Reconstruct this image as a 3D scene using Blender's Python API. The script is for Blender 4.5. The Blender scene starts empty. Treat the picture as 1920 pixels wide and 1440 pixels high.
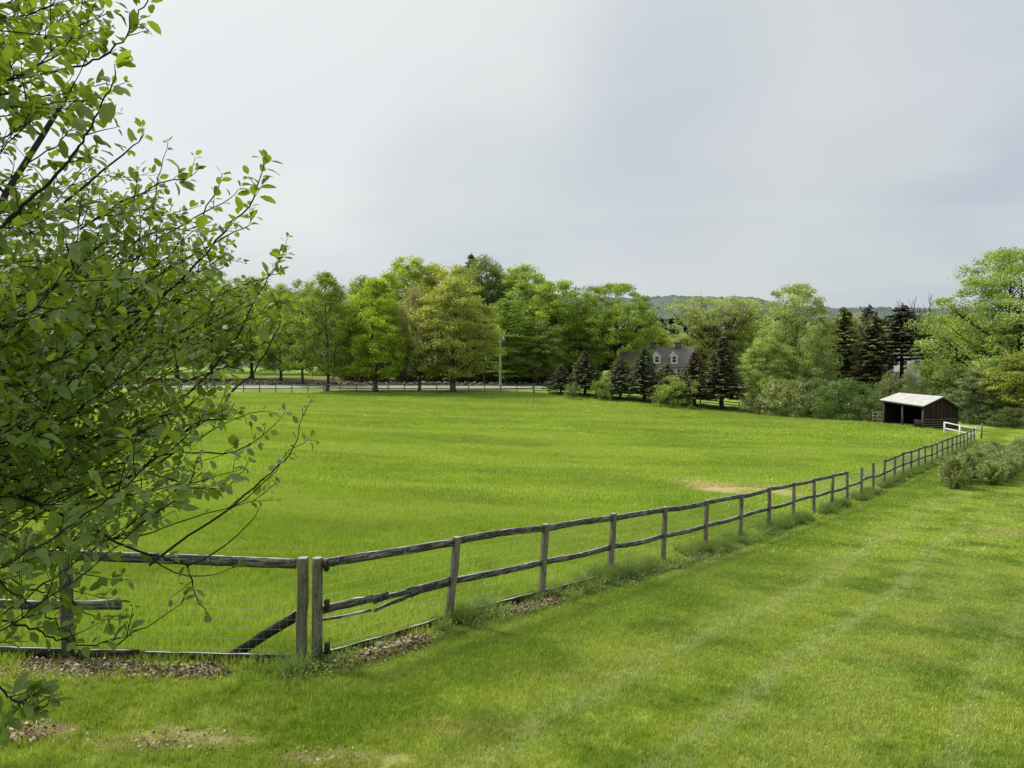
import bpy, math, random
import numpy as np
from math import radians, pi, sin, cos
sc = bpy.context.scene
COL = sc.collection
RNG = np.random.default_rng(7)
random.seed(7)
F = 1420.0; PITCH = math.atan(40/1420); CAMZ = 3.73

# ---------------------------------------------------------------- helpers
def at(px, py, Y):
    """point seen at photo pixel (px,py) at ground distance Y"""
    u = (px-960)/F; v = (720-py)/F
    dy = cos(PITCH)+v*sin(PITCH); dz = -sin(PITCH)+v*cos(PITCH)
    k = Y/dy
    return np.array([u*k, Y, CAMZ+dz*k])

def tag(o, label=None, cat=None, group=None, kind=None):
    if label: o['label'] = label
    if cat: o['category'] = cat
    if group: o['group'] = group
    if kind: o['kind'] = kind
    return o

def empty(name, loc, rz=0.0):
    o = bpy.data.objects.new(name, None); COL.objects.link(o)
    o.location = loc; o.rotation_euler = (0, 0, rz); o.empty_display_size = .3
    return o

class MB:
    """collects geometry for ONE mesh object"""
    def __init__(s): s.V=[]; s.Fs={3:[],4:[]}; s.T=[]; s.n=0; s.ng=[]
    def add(s, V, F_, tint=.5):
        V=np.asarray(V,float).reshape(-1,3); F_=np.asarray(F_,int)
        if len(F_)==0: return
        s.Fs[F_.shape[1]].append(F_+s.n)
        s.V.append(V); s.n+=len(V)
        s.T.append(np.full(len(V),tint) if np.isscalar(tint) else np.asarray(tint,float))
    def ngon(s, V, tint=.5):
        V=np.asarray(V,float); s.ng.append(np.arange(len(V))+s.n); s.V.append(V); s.n+=len(V); s.T.append(np.full(len(V),tint))
    def box(s, c, size, R=None, tint=.5):
        x,y,z=np.array(size)/2
        v=np.array([[-x,-y,-z],[x,-y,-z],[x,y,-z],[-x,y,-z],[-x,-y,z],[x,-y,z],[x,y,z],[-x,y,z]])
        if R is not None: v=v@np.asarray(R).T
        s.add(v+np.asarray(c),[[0,3,2,1],[4,5,6,7],[0,1,5,4],[1,2,6,5],[2,3,7,6],[3,0,4,7]],tint)
    def prism(s, bot, top, tint=.5):
        """closed solid between two equal polygons"""
        n=len(bot); s.add(np.vstack([bot,top]),[[i,(i+1)%n,n+(i+1)%n,n+i] for i in range(n)],tint)
        s.ngon(np.asarray(bot)[::-1],tint); s.ngon(top,tint)
    def bar(s, a, b, w, h, seg=1, sag=0, rough=0, tint=.5, up=(0,0,1), cut=0):
        """rectangular bar a->b, width w (horizontal), height h, with sag and uneven edges"""
        a=np.asarray(a,float); b=np.asarray(b,float); d=(b-a)/np.linalg.norm(b-a)
        sd=np.cross(d,up); sd/=np.linalg.norm(sd); u=np.cross(sd,d)
        n=seg+1; V=[]; T=[]
        for i in range(n):
            t=i/seg; c=a+(b-a)*t-np.array([0,0,sag*4*t*(1-t)])
            r=RNG.normal(0,rough,4) if rough else np.zeros(4)
            hh=h/2
            for (q,e,k) in ((-1,-1,0),(1,-1,1),(1,1,2),(-1,1,3)):
                V.append(c+sd*q*(w/2)+u*e*(hh)+u*r[k]+sd*r[(k+1)%4]*.4)
            T+= [tint]*4
        Fq=[]
        for i in range(seg):
            for k in range(4):
                p=i*4+k; q=i*4+(k+1)%4
                Fq.append([p,q,q+4,p+4])
        Fq.append([3,2,1,0]); m=seg*4; Fq.append([m,m+1,m+2,m+3])
        s.add(V,Fq,T)
    def tube(s, P, R, sides=5, tint=.5):
        P=np.asarray(P,float); R=np.asarray(R,float)
        if len(P)<2: return
        T=np.gradient(P,axis=0); T/=np.linalg.norm(T,axis=1,keepdims=True)+1e-9
        ref=np.array([0,0,1.]) if abs(T[0,2])<.8 else np.array([1.,0,0])
        A=np.cross(T,ref); A/=np.linalg.norm(A,axis=1,keepdims=True)+1e-9; B=np.cross(T,A)
        ang=np.arange(sides)/sides*2*pi
        V=P[:,None,:]+R[:,None,None]*(A[:,None,:]*np.cos(ang)[None,:,None]+B[:,None,:]*np.sin(ang)[None,:,None])
        n=len(P); i=np.arange(n-1)[:,None]*sides; k=np.arange(sides)[None,:]
        Fq=np.stack([i+k,i+(k+1)%sides,i+(k+1)%sides+sides,i+k+sides],-1).reshape(-1,4)
        s.add(V.reshape(-1,3),Fq,tint)
    def leaves(s, C, D, N, L, W, tint):
        """diamond leaves: centre, long dir, normal"""
        D=D/(np.linalg.norm(D,axis=1,keepdims=True)+1e-9)
        S=np.cross(D,N); S/=np.linalg.norm(S,axis=1,keepdims=True)+1e-9
        L=np.asarray(L).reshape(-1,1)*np.ones((len(C),1)); W=np.asarray(W).reshape(-1,1)*np.ones((len(C),1))
        V=np.stack([C-D*L/2,C+S*W/2,C+D*L/2,C-S*W/2],1).reshape(-1,3)
        Fq=np.arange(len(C)*4).reshape(-1,4)
        s.add(V,Fq,np.repeat(tint,4))
    def mesh(s, name, mat, smooth=False):
        me=bpy.data.meshes.new(name)
        V=np.vstack(s.V); me.vertices.add(len(V)); me.vertices.foreach_set('co',V.ravel().astype(np.float32))
        lo=[];st=[];cnt=0
        for k in (3,4):
            if s.Fs[k]:
                A=np.vstack(s.Fs[k]); lo.append(A.ravel()); st.append(cnt+np.arange(len(A))*k); cnt+=A.size
        for g in s.ng: lo.append(g); st.append(np.array([cnt])); cnt+=len(g)
        lo=np.concatenate(lo).astype(np.int32); st=np.concatenate(st).astype(np.int32)
        me.loops.add(len(lo)); me.loops.foreach_set('vertex_index',lo)
        me.polygons.add(len(st)); me.polygons.foreach_set('loop_start',st)
        if smooth: me.polygons.foreach_set('use_smooth',np.ones(len(st),bool))
        me.update(calc_edges=True)
        at_=me.attributes.new('tint','FLOAT','POINT'); at_.data.foreach_set('value',np.concatenate(s.T).astype(np.float32))
        me.materials.append(mat)
        return me
    def build(s, name, mat, parent=None, smooth=False, loc=None):
        o=bpy.data.objects.new(name,s.mesh(name,mat,smooth)); COL.objects.link(o)
        if parent is not None: o.parent=parent
        if loc is not None: o.location=loc
        return o

def rz(a): c,s_=cos(a),sin(a); return np.array([[c,-s_,0],[s_,c,0],[0,0,1]])
def unit(v): return v/(np.linalg.norm(v,axis=-1,keepdims=True)+1e-9)

# ---------------------------------------------------------------- materials
class NT:
    def __init__(s, m): s.m=m; s.t=m.node_tree; s.n=s.t.nodes; s.l=s.t.links
    def node(s, typ, **k):
        x=s.n.new(typ)
        for a,b in k.items(): setattr(x,a,b)
        return x
    def inp(s, sock, v):
        if isinstance(v, bpy.types.NodeSocket): s.l.new(v,sock)
        elif v is not None:
            if isinstance(v,(tuple,list)) and len(v)==3 and sock.type=='RGBA': v=(*v,1)
            sock.default_value=v
    def math(s, op, a, b=None, clamp=False):
        x=s.node('ShaderNodeMath',operation=op,use_clamp=clamp); s.inp(x.inputs[0],a)
        if b is not None: s.inp(x.inputs[1],b)
        return x.outputs[0]
    def mix(s, f, a, b, blend='MIX'):
        x=s.node('ShaderNodeMix',data_type='RGBA',blend_type=blend)
        s.inp(x.inputs[0],f); s.inp(x.inputs[6],a); s.inp(x.inputs[7],b); return x.outputs[2]
    def ramp(s, f, a, b, lo=0., hi=1., smooth=True):
        x=s.node('ShaderNodeMapRange',interpolation_type='SMOOTHSTEP' if smooth else 'LINEAR')
        s.inp(x.inputs[0],f); s.inp(x.inputs[1],a); s.inp(x.inputs[2],b); s.inp(x.inputs[3],lo); s.inp(x.inputs[4],hi); return x.outputs[0]
    def noise(s, vec, scale, detail=3, rough=.55, dist=0):
        x=s.node('ShaderNodeTexNoise'); s.inp(x.inputs['Vector'],vec); x.inputs['Scale'].default_value=scale
        x.inputs['Detail'].default_value=detail; x.inputs['Roughness'].default_value=rough; x.inputs['Distortion'].default_value=dist
        return x.outputs[0]
    def mapping(s, vec, scale=(1,1,1), rot=(0,0,0), loc=(0,0,0)):
        x=s.node('ShaderNodeMapping'); s.inp(x.inputs[0],vec); x.inputs[1].default_value=loc; x.inputs[2].default_value=rot; x.inputs[3].default_value=scale
        return x.outputs[0]
    def pos(s): return s.node('ShaderNodeNewGeometry').outputs['Position']
    def obj(s): return s.node('ShaderNodeTexCoord').outputs['Object']
    def attr(s, name='tint'): return s.node('ShaderNodeAttribute',attribute_name=name).outputs['Fac']
    def xyz(s, v):
        x=s.node('ShaderNodeSeparateXYZ'); s.inp(x.inputs[0],v); return x.outputs
    def bump(s, h, strength=.5, dist=.02):
        x=s.node('ShaderNodeBump'); x.inputs['Strength'].default_value=strength; x.inputs['Distance'].default_value=dist; s.inp(x.inputs['Height'],h); return x.outputs[0]

def newmat(name):
    m=bpy.data.materials.new(name); m.use_nodes=True; m.node_tree.nodes.clear(); return NT(m)
def finish(nt, shader):
    o=nt.node('ShaderNodeOutputMaterial'); nt.l.new(shader,o.inputs[0]); return nt.m
def princ(nt, col, rough=.8, normal=None, spec=.3, metal=0):
    p=nt.node('ShaderNodeBsdfPrincipled'); nt.inp(p.inputs['Base Color'],col); nt.inp(p.inputs['Roughness'],rough)
    p.inputs['Specular IOR Level'].default_value=spec; p.inputs['Metallic'].default_value=metal
    if normal is not None: nt.l.new(normal,p.inputs['Normal'])
    return p.outputs[0]
def simple(name, col, var=.25, scale=6, rough=.8, bump=.3, spec=.3, stretch=(1,1,1)):
    nt=newmat(name); v=nt.mapping(nt.obj(),stretch); n=nt.noise(v,scale,5,.6)
    c=nt.mix(nt.ramp(n,.3,.7),tuple(x*(1-var) for x in col),tuple(x*(1+var) for x in col))
    return finish(nt,princ(nt,c,rough,nt.bump(n,bump,.02),spec))

FD=np.array([.6,.8]); FN=np.array([.8,-.6]); P0=np.array([(590-960)/F*9.29, 9.29])
def st(X,Y): a=np.asarray(X)-P0[0]; b=np.asarray(Y)-P0[1]; return a*.6+b*.8, a*.8-b*.6
def xy(s,t): return P0[0]+s*.6+t*.8, P0[1]+s*.8-t*.6

def ground_colour(nt, mode):
    """colour of grass by place; the same function tints ground sheet and blades"""
    p=nt.mapping(nt.pos(),(1,1,0))
    n1=nt.noise(p,.11,3,.5); n2=nt.noise(p,.55,4,.6); n3=nt.noise(p,2.6,4,.6); n4=nt.noise(p,11,3,.6)
    X,Y,Z=nt.xyz(p)[:3]
    a=nt.math('SUBTRACT',X,float(P0[0])); b=nt.math('SUBTRACT',Y,float(P0[1]))
    T=nt.math('SUBTRACT',nt.math('MULTIPLY',a,.8),nt.math('MULTIPLY',b,.6))
    def spot(cx,cy,rx,ry,soft=.5,rot=0,ns=.5):
        q=nt.mapping(p,(1,1,0),(0,0,0),(-cx,-cy,0))
        if rot: q=nt.mapping(q,(1,1,1),(0,0,rot))
        q=nt.mapping(q,(1/rx,1/ry,0))
        l=nt.node('ShaderNodeVectorMath',operation='LENGTH'); nt.inp(l.inputs[0],q)
        d=nt.math('ADD',l.outputs['Value'],nt.math('MULTIPLY',nt.math('SUBTRACT',n3,.5),ns*3))
        d=nt.math('ADD',d,nt.math('MULTIPLY',nt.math('SUBTRACT',n4,.5),ns*2))
        return nt.ramp(d,1.0,1.0-soft,0,1)
    if mode=='lawn':
        c=nt.mix(nt.ramp(n1,.38,.62),(.085,.165,.008),(.15,.25,.018))
        c=nt.mix(nt.ramp(n2,.42,.62),c,(.21,.29,.035))
        c=nt.mix(nt.ramp(n2,.5,.36,0,.85),c,(.06,.135,.006))
        c=nt.mix(nt.ramp(n3,.5,.75,0,.6),c,(.23,.28,.055))
        c=nt.mix(nt.ramp(n3,.45,.25,0,.6),c,(.065,.115,.01))
        # mowing: pale wheel tracks and soft bands parallel to the fence, then painted fence shade
        w=nt.math('ADD',T,nt.math('MULTIPLY',nt.math('SUBTRACT',n1,.5),1.2))
        for t0,wd,f in ((3.1,.28,.55),(4.5,.3,.6),(6.6,.3,.35),(8.0,.3,.4),(10.6,.4,.35),(13,.4,.3),(17,.5,.3)):
            dd=nt.math('ABSOLUTE',nt.math('SUBTRACT',w,t0))
            k=nt.math('MULTIPLY',nt.ramp(dd,wd,0.02,0,f),nt.ramp(n3,.32,.55))
            c=nt.mix(nt.math('MULTIPLY',k,nt.ramp(Y,16,34,1.15,.4)),c,(.26,.33,.12))
        sn=nt.math('SINE',nt.math('MULTIPLY',w,2.6)); c=nt.mix(nt.math('MULTIPLY',nt.ramp(sn,-.4,.6,0,.34),nt.ramp(n2,.3,.55)),c,(.22,.29,.07))
        dd=nt.math('ABSOLUTE',nt.math('SUBTRACT',w,1.3)); c=nt.mix(nt.ramp(dd,1.2,.2,0,.6),c,(.075,.16,.006))  # darker green strip beside the fence: its cast shadow painted into the turf
        for (px,py,Yd,rx,ry,f,colr) in ((330,1395,7.35,1.0,.22,.6,(.28,.25,.13)),(650,1432,7.0,.8,.2,.55,(.26,.25,.11)),
             (70,1375,7.5,.5,.2,.85,(.34,.28,.18)),(880,1370,7.7,1.0,.3,.35,(.22,.2,.07)),(1820,1150,13,1.2,.5,.3,(.24,.26,.09)),
             (1890,960,24,1.2,1.0,.5,(.26,.26,.11)),(1700,1240,10.5,1.2,.4,.3,(.24,.25,.08)),(1050,1260,9.3,1.0,.3,.25,(.2,.2,.06))):
            q=at(px,py,Yd); c=nt.mix(nt.math('MULTIPLY',spot(q[0],q[1],rx,ry),f),c,colr)
    else:
        st_=nt.noise(nt.mapping(nt.pos(),(.35,1,0)),.16,3,.55)
        c=nt.mix(nt.ramp(n1,.35,.65),(.10,.195,.007),(.165,.285,.012))
        c=nt.mix(nt.ramp(st_,.48,.58,0,.8),c,(.22,.30,.035))
        c=nt.mix(nt.ramp(st_,.47,.36,0,.6),c,(.085,.16,.010))
        c=nt.mix(nt.ramp(n2,.45,.7,0,.6),c,(.19,.27,.03))
        c=nt.mix(nt.ramp(n2,.45,.28,0,.6),c,(.08,.15,.01))
        c=nt.mix(nt.ramp(n3,.45,.7,0,.35),c,(.22,.28,.05))
        c=nt.mix(nt.ramp(n3,.45,.25,0,.4),c,(.06,.115,.008))
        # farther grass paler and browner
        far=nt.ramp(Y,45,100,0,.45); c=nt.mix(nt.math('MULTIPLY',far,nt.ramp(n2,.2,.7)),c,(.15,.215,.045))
        for (px,py,Yd,rx,ry,f,colr) in ((1345,890,34,2.3,3.0,1.0,(.36,.315,.15)),(1450,895,33.5,2.0,2.2,.7,(.32,.295,.13)),(1290,878,36,1.3,1.4,.55,(.26,.29,.09))):
            q=at(px,py,Yd); c=nt.mix(nt.math('MULTIPLY',spot(q[0],q[1],rx,ry,.8,0,.5),f),c,colr)
    c=nt.mix(nt.ramp(n4,.42,.68,0,.28),c,(.24,.30,.05))
    c=nt.mix(nt.ramp(n4,.5,.3,0,.45),c,(.055,.10,.008))
    c=nt.mix(1,c,(1.29,1.13,1.3) if mode=='lawn' else (1.34,1.20,1.4),'MULTIPLY')
    return c,n3,n4

def grass_blade_mat(name, mode, gain=1.0):
    nt=newmat(name); c,n3,n4=ground_colour(nt,mode)
    t=nt.attr('tint')
    h=nt.node('ShaderNodeHueSaturation'); nt.inp(h.inputs['Value'],nt.ramp(t,0,1,.42*gain,1.75*gain,False)); nt.inp(h.inputs['Color'],c)
    h.inputs['Saturation'].default_value=1.0
    col=nt.mix(nt.ramp(t,.74,.98,0,.7),h.outputs[0],(.46,.46,.16))
    d=nt.node('ShaderNodeBsdfDiffuse'); nt.inp(d.inputs[0],col)
    tr=nt.node('ShaderNodeBsdfTranslucent'); nt.inp(tr.inputs[0],nt.mix(.5,col,(.42,.50,.03)))
    g=nt.node('ShaderNodeBsdfGlossy'); g.inputs['Roughness'].default_value=.42; nt.inp(g.inputs[0],(.8,.85,.8))
    m=nt.node('ShaderNodeMixShader'); m.inputs[0].default_value=.42; nt.l.new(d.outputs[0],m.inputs[1]); nt.l.new(tr.outputs[0],m.inputs[2])
    m2=nt.node('ShaderNodeMixShader'); m2.inputs[0].default_value=.05; nt.l.new(m.outputs[0],m2.inputs[1]); nt.l.new(g.outputs[0],m2.inputs[2])
    return finish(nt,m2.outputs[0])
def ground_mat(name, mode, gain=.8):
    nt=newmat(name); c,n3,n4=ground_colour(nt,mode)
    fine=nt.noise(nt.mapping(nt.pos(),(1,1,0)),28,4,.7)
    c=nt.mix(nt.ramp(fine,.3,.7),nt.mix(1,c,(gain*.6,)*3,'MULTIPLY'),nt.mix(1,c,(gain*1.15,)*3,'MULTIPLY'))
    hh=nt.math('ADD',nt.math('MULTIPLY',n4,.5),nt.math('MULTIPLY',fine,.5))
    return finish(nt,princ(nt,c,.95,nt.bump(hh,.8,.06),.05))

def foliage_mat(name, trans=.42, gloss=.03, lo=1.45, hi=3.2, tcol=(1.5,1.5,.6)):
    nt=newmat(name); oc=nt.node('ShaderNodeObjectInfo').outputs['Color']; t=nt.attr('tint')
    n=nt.noise(nt.pos(),.35,3,.6)
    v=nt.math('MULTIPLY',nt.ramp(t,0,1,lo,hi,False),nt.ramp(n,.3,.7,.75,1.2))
    h=nt.node('ShaderNodeHueSaturation'); nt.inp(h.inputs['Value'],v); nt.inp(h.inputs['Color'],oc)
    nt.inp(h.inputs['Hue'],nt.ramp(nt.noise(nt.pos(),1.3,2),.3,.7,.495,.515))
    d=nt.node('ShaderNodeBsdfDiffuse'); nt.inp(d.inputs[0],h.outputs[0])
    tr=nt.node('ShaderNodeBsdfTranslucent'); nt.inp(tr.inputs[0],nt.mix(1,h.outputs[0],tcol,'MULTIPLY'))
    m=nt.node('ShaderNodeMixShader'); m.inputs[0].default_value=trans; nt.l.new(d.outputs[0],m.inputs[1]); nt.l.new(tr.outputs[0],m.inputs[2])
    g=nt.node('ShaderNodeBsdfGlossy'); g.inputs['Roughness'].default_value=.45
    m2=nt.node('ShaderNodeMixShader'); m2.inputs[0].default_value=gloss; nt.l.new(m.outputs[0],m2.inputs[1]); nt.l.new(g.outputs[0],m2.inputs[2])
    return finish(nt,m2.outputs[0])

def wood_mat(name, dark, light, lichen=.3):
    """weathered grey timber, grain along the piece (object space, any direction via fine anisotropic noise on tint)"""
    nt=newmat(name); p=nt.pos()
    g=nt.noise(nt.mapping(p,(3,3,38)),1.0,5,.7,.4); b=nt.noise(p,1.7,3,.6); f=nt.noise(p,22,4,.7)
    c=nt.mix(nt.ramp(g,.44,.62),dark,light)
    c=nt.mix(nt.ramp(b,.4,.65,0,.6),c,tuple(x*.6 for x in dark))
    c=nt.mix(nt.ramp(f,.56,.72,0,lichen),c,(.48,.48,.44))
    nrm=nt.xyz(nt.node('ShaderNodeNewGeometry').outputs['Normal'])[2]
    c=nt.mix(nt.ramp(nrm,.85,.97,0,.9),c,(.55,.55,.5))      # upper faces painted paler, imitating sunlight on the rail tops
    return finish(nt,princ(nt,c,.9,nt.bump(nt.math('ADD',g,f),.7,.012),.1))
def postwood_mat(name, dark, light):
    nt=newmat(name); p=nt.pos()
    g=nt.noise(nt.mapping(p,(45,45,2.2)),1.0,5,.7,.3); b=nt.noise(p,2.4,4,.65); f=nt.noise(p,30,3,.7)
    c=nt.mix(nt.ramp(g,.3,.7),dark,light)
    c=nt.mix(nt.ramp(b,.45,.7,0,.55),c,tuple(x*.45 for x in dark))
    c=nt.mix(nt.ramp(f,.55,.72,0,.6),c,(.42,.43,.38)); zt_=nt.noise(nt.mapping(p,(9,9,5)),1,4,.7); c=nt.mix(nt.ramp(zt_,.55,.7,0,.6),c,tuple(x*.35 for x in dark))
    t=nt.attr('tint'); c=nt.mix(1,c,nt.mix(t,(.75,)*3,(1.2,1.15,1.05)),'MULTIPLY')
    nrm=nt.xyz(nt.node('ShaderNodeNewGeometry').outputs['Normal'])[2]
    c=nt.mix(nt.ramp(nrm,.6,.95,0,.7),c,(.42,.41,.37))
    return finish(nt,princ(nt,c,.9,nt.bump(nt.math('ADD',g,f),.6,.01),.1))

M={}
M['lawn']=ground_mat('lawn_soil_and_turf','lawn',1.05); M['field']=ground_mat('field_turf','field',1.05)
M['lawn_blade']=grass_blade_mat('lawn_blades','lawn',1.75); M['field_blade']=grass_blade_mat('field_blades','field',1.75)
M['leaf']=foliage_mat('tree_leaves'); M['needle']=foliage_mat('needles',.2,.02,.7,3.2,(1.1,1.1,.8))
M['flat_needle']=foliage_mat('young_spruce_needles',.2,.05,1.0,2.8,(1.1,1.1,.9))
M['bark']=simple('bark',(.085,.07,.055),.4,9,.95,.8,.1,(1,1,.25)); M['darkbark']=simple('dark_bark',(.035,.03,.024),.4,9,.95,.8,.1,(1,1,.25))
M['rail']=wood_mat('weathered_rail',(.055,.053,.049),(.30,.29,.265),.75); M['post']=postwood_mat('weathered_post',(.10,.095,.075),(.29,.275,.22))
M['darkrail']=wood_mat('dark_rail',(.02,.019,.016),(.06,.056,.05),.15)  # darker tone of the rail timber, for ground boards, brace and kickboard
M['farpost']=postwood_mat('far_post',(.13,.125,.105),(.26,.25,.22)); M['farrail']=wood_mat('far_rail',(.16,.15,.14),(.30,.29,.27)); 
M['darkpost']=postwood_mat('dark_far_post',(.06,.055,.045),(.13,.12,.10))
M['wire']=simple('galvanised_wire',(.50,.52,.46),.1,4,.5,.05,.5)
M['hinge']=simple('rusty_iron',(.03,.022,.018),.3,20,.7,.3)
M['white_paint']=simple('old_white_paint',(.72,.72,.68),.12,5,.7,.2)
M['white_wall']=simple('white_clapboard',(.62,.61,.60),.06,3,.8,.3,.2,(.2,.2,9)); M['trim']=simple('white_trim',(.74,.73,.72),.05,4,.7,.1)
M['roof']=simple('brown_shingles',(.19,.172,.165),.22,2.2,.9,.5,.1,(1,1,5)); M['brick']=simple('chimney_brick',(.12,.10,.10),.3,5,.9,.4)
M['glass']=simple('window_glass',(.03,.035,.04),.2,3,.15,.05,.6)
M['metalroof']=simple('pale_metal_roof',(.47,.46,.42),.14,1.2,.55,.1,.4,(1,1,1))
M['pole']=simple('grey_pole',(.42,.41,.38),.15,3,.9,.3,.1,(1,1,.2)); M['black']=simple('dark_fascia',(.018,.016,.015),.3,8,.8)
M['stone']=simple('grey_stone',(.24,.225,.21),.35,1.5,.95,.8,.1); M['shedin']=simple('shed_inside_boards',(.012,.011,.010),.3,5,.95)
def shed_mat():
    nt=newmat('stained_brown_boards'); p=nt.pos(); q=nt.mapping(p,(1,1,0),(0,0,-.28))
    X=nt.xyz(q)[0]
    w=nt.node('ShaderNodeTexWave',wave_type='BANDS',bands_direction='X',wave_profile='SAW'); nt.inp(w.inputs[0],q); w.inputs['Scale'].default_value=1.7; w.inputs['Distortion'].default_value=0
    board=nt.node('ShaderNodeTexWhiteNoise',noise_dimensions='1D'); nt.inp(board.inputs['W'],nt.math('FLOOR',nt.math('MULTIPLY',X,5.4)))
    g=nt.noise(nt.mapping(p,(14,14,.8)),1,4,.7)
    c=nt.mix(board.outputs['Value'],(.022,.015,.010),(.08,.052,.034)); c=nt.mix(nt.ramp(g,.4,.75),c,(.015,.010,.008))
    c=nt.mix(nt.ramp(w.outputs['Fac'],.06,.0,0,.9),c,(.005,.005,.005))
    return finish(nt,princ(nt,c,.85,nt.bump(g,.5,.02),.1))
M['shed']=shed_mat()
def litter_mat():
    nt=newmat('dry_leaf_litter'); t=nt.attr('tint')
    c=nt.mix(t,(.13,.085,.045),(.50,.42,.27)); c=nt.mix(nt.ramp(t,.85,1),c,(.7,.62,.5))
    return finish(nt,princ(nt,c,.8,None,.2))
M['litter']=litter_mat()
def nearleaf_mat():
    nt=newmat('shrub_leaf'); t=nt.attr('tint'); n=nt.noise(nt.pos(),14,3,.6); cl=nt.noise(nt.pos(),2.2,3,.6)
    t=nt.math('ADD',t,nt.ramp(cl,.35,.65,-.35,.3),True)
    c=nt.mix(t,(.055,.098,.014),(.185,.27,.035)); c=nt.mix(nt.ramp(n,.4,.7,0,.3),c,(.17,.25,.09))
    g=nt.node('ShaderNodeNewGeometry')
    c2=nt.mix(g.outputs['Backfacing'],c,(.19,.26,.075))
    d=nt.node('ShaderNodeBsdfDiffuse'); nt.inp(d.inputs[0],c2)
    tr=nt.node('ShaderNodeBsdfTranslucent'); nt.inp(tr.inputs[0],nt.mix(t,(.17,.28,.015),(.38,.50,.03)))
    m=nt.node('ShaderNodeMixShader'); m.inputs[0].default_value=.42; nt.l.new(d.outputs[0],m.inputs[1]); nt.l.new(tr.outputs[0],m.inputs[2])
    gl=nt.node('ShaderNodeBsdfGlossy'); gl.inputs['Roughness'].default_value=.55; nt.inp(gl.inputs[0],(.8,.85,.8))
    fr=nt.node('ShaderNodeLayerWeight'); fr.inputs[0].default_value=.12
    m2=nt.node('ShaderNodeMixShader'); nt.l.new(nt.math('ADD',nt.math('MULTIPLY',fr.outputs[1],.14),.03),m2.inputs[0]); nt.l.new(m.outputs[0],m2.inputs[1]); nt.l.new(gl.outputs[0],m2.inputs[2])
    return finish(nt,m2.outputs[0])
M['nearleaf']=nearleaf_mat()

# ---------------------------------------------------------------- terrain height
CP=[]
def cp(px,py,Y): q=at(px,py,Y); CP.append((q[0],q[1],q[2]))
fz=[(0,0),(1,-.19),(2,-.42),(3,-.62),(4,-.85),(6,-1.22),(8,-1.5),(11,-1.98),(15,-2.33),(20,-2.8),(25,-3.15),(30,-3.43)]
for k,z in fz:
    X,Y=xy(k*2.44,0); CP.append((X,Y,z))
for c in ((-3,9.3,-.045),(-6.3,9.3,.03),(-12,9.3,.12),(-6,5,.0),(0,5,.0),(-12,4,.1),(8,5,-.3),(12,8,-.55),(20,12,-1.15),(30,20,-2.0),(45,35,-2.9),(62,50,-3.6),(-40,9,.3),
          (-35,45,-.2),(-80,60,-.3),(-60,20,.2),(90,70,-4.2),(90,20,-3),(24.5,38.5,-2.35),
          (-100,110,-.6),(-100,140,.3),(-120,200,1.5),(0,250,1.5),(120,250,-2),(120,130,-4.2),(-300,300,2),(300,300,-4),(-300,0,0),(300,0,-8),(0,-100,2),(0,450,0),(500,500,0),(-500,500,0)): CP.append(c)
for a in ((430,736,115),(700,736,115),(1000,737,115),(1170,751,107.5),(1340,768,100),(1500,783,92),(1640,793,84),(1731,803,74),(1797,803,75),(1657,795,79),
          (400,728,123),(700,728,123),(1000,728,123),(400,723.5,131),(700,723.5,131),(1000,723.5,131),(500,714,143),(1000,716,143),(500,702,168),(1000,706,165),
          (1240,741,113),(1235,716,135),(1640,770,110),(1800,790,90),(1900,800,82)): cp(*a)
CP=np.array(CP)
def tps_fit(C,lam=1.0):
    s_=100.; X=C[:,:2]/s_; n=len(C); r=np.linalg.norm(X[:,None]-X[None],axis=2)
    K=np.where(r>0,r**2*np.log(r+1e-12),0)+lam*1e-4*np.eye(n)
    Pm=np.hstack([np.ones((n,1)),X]); A=np.block([[K,Pm],[Pm.T,np.zeros((3,3))]])
    w=np.linalg.solve(A,np.concatenate([C[:,2],np.zeros(3)])); return X,w,s_
TX,TW,TS=tps_fit(CP)
def zt(X,Y):
    X=np.asarray(X,float); Y=np.asarray(Y,float); sh=X.shape
    Q=np.stack([X.ravel(),Y.ravel()],1)/TS; out=np.empty(len(Q))
    for i in range(0,len(Q),20000):
        q=Q[i:i+20000]; r2=((q[:,None]-TX[None])**2).sum(2); K=.5*r2*np.log(r2+1e-14)
        out[i:i+20000]=K@TW[:-3]+TW[-3]+q@TW[-2:]
    out=out.reshape(sh); R=np.hypot(X,Y); f=np.clip((R-350)/250,0,1)
    return out*(1-f)
def z1(x,y): return float(zt(np.array([x]),np.array([y]))[0])

FIELD_FAR=[(-400,115),(3.2,115),(26.8,100),(40.2,84),(43.5,77),(41.5,67.9)]
def far_y(X):
    xs=[p[0] for p in FIELD_FAR[:5]]; ys=[p[1] for p in FIELD_FAR[:5]]; return np.interp(X,xs,ys)
def is_field(X,Y):
    s,t=st(X,Y); return (t<0)&(Y>9.3)&(Y<far_y(X))&((s<76.5)|(X<40.5))
def is_lawn(X,Y):
    s,t=st(X,Y); return (~is_field(X,Y))&(Y<110-.0*X)&(((t>=0)&(s<90))|(Y<=9.3))&(np.hypot(X,Y)<140)

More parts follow.
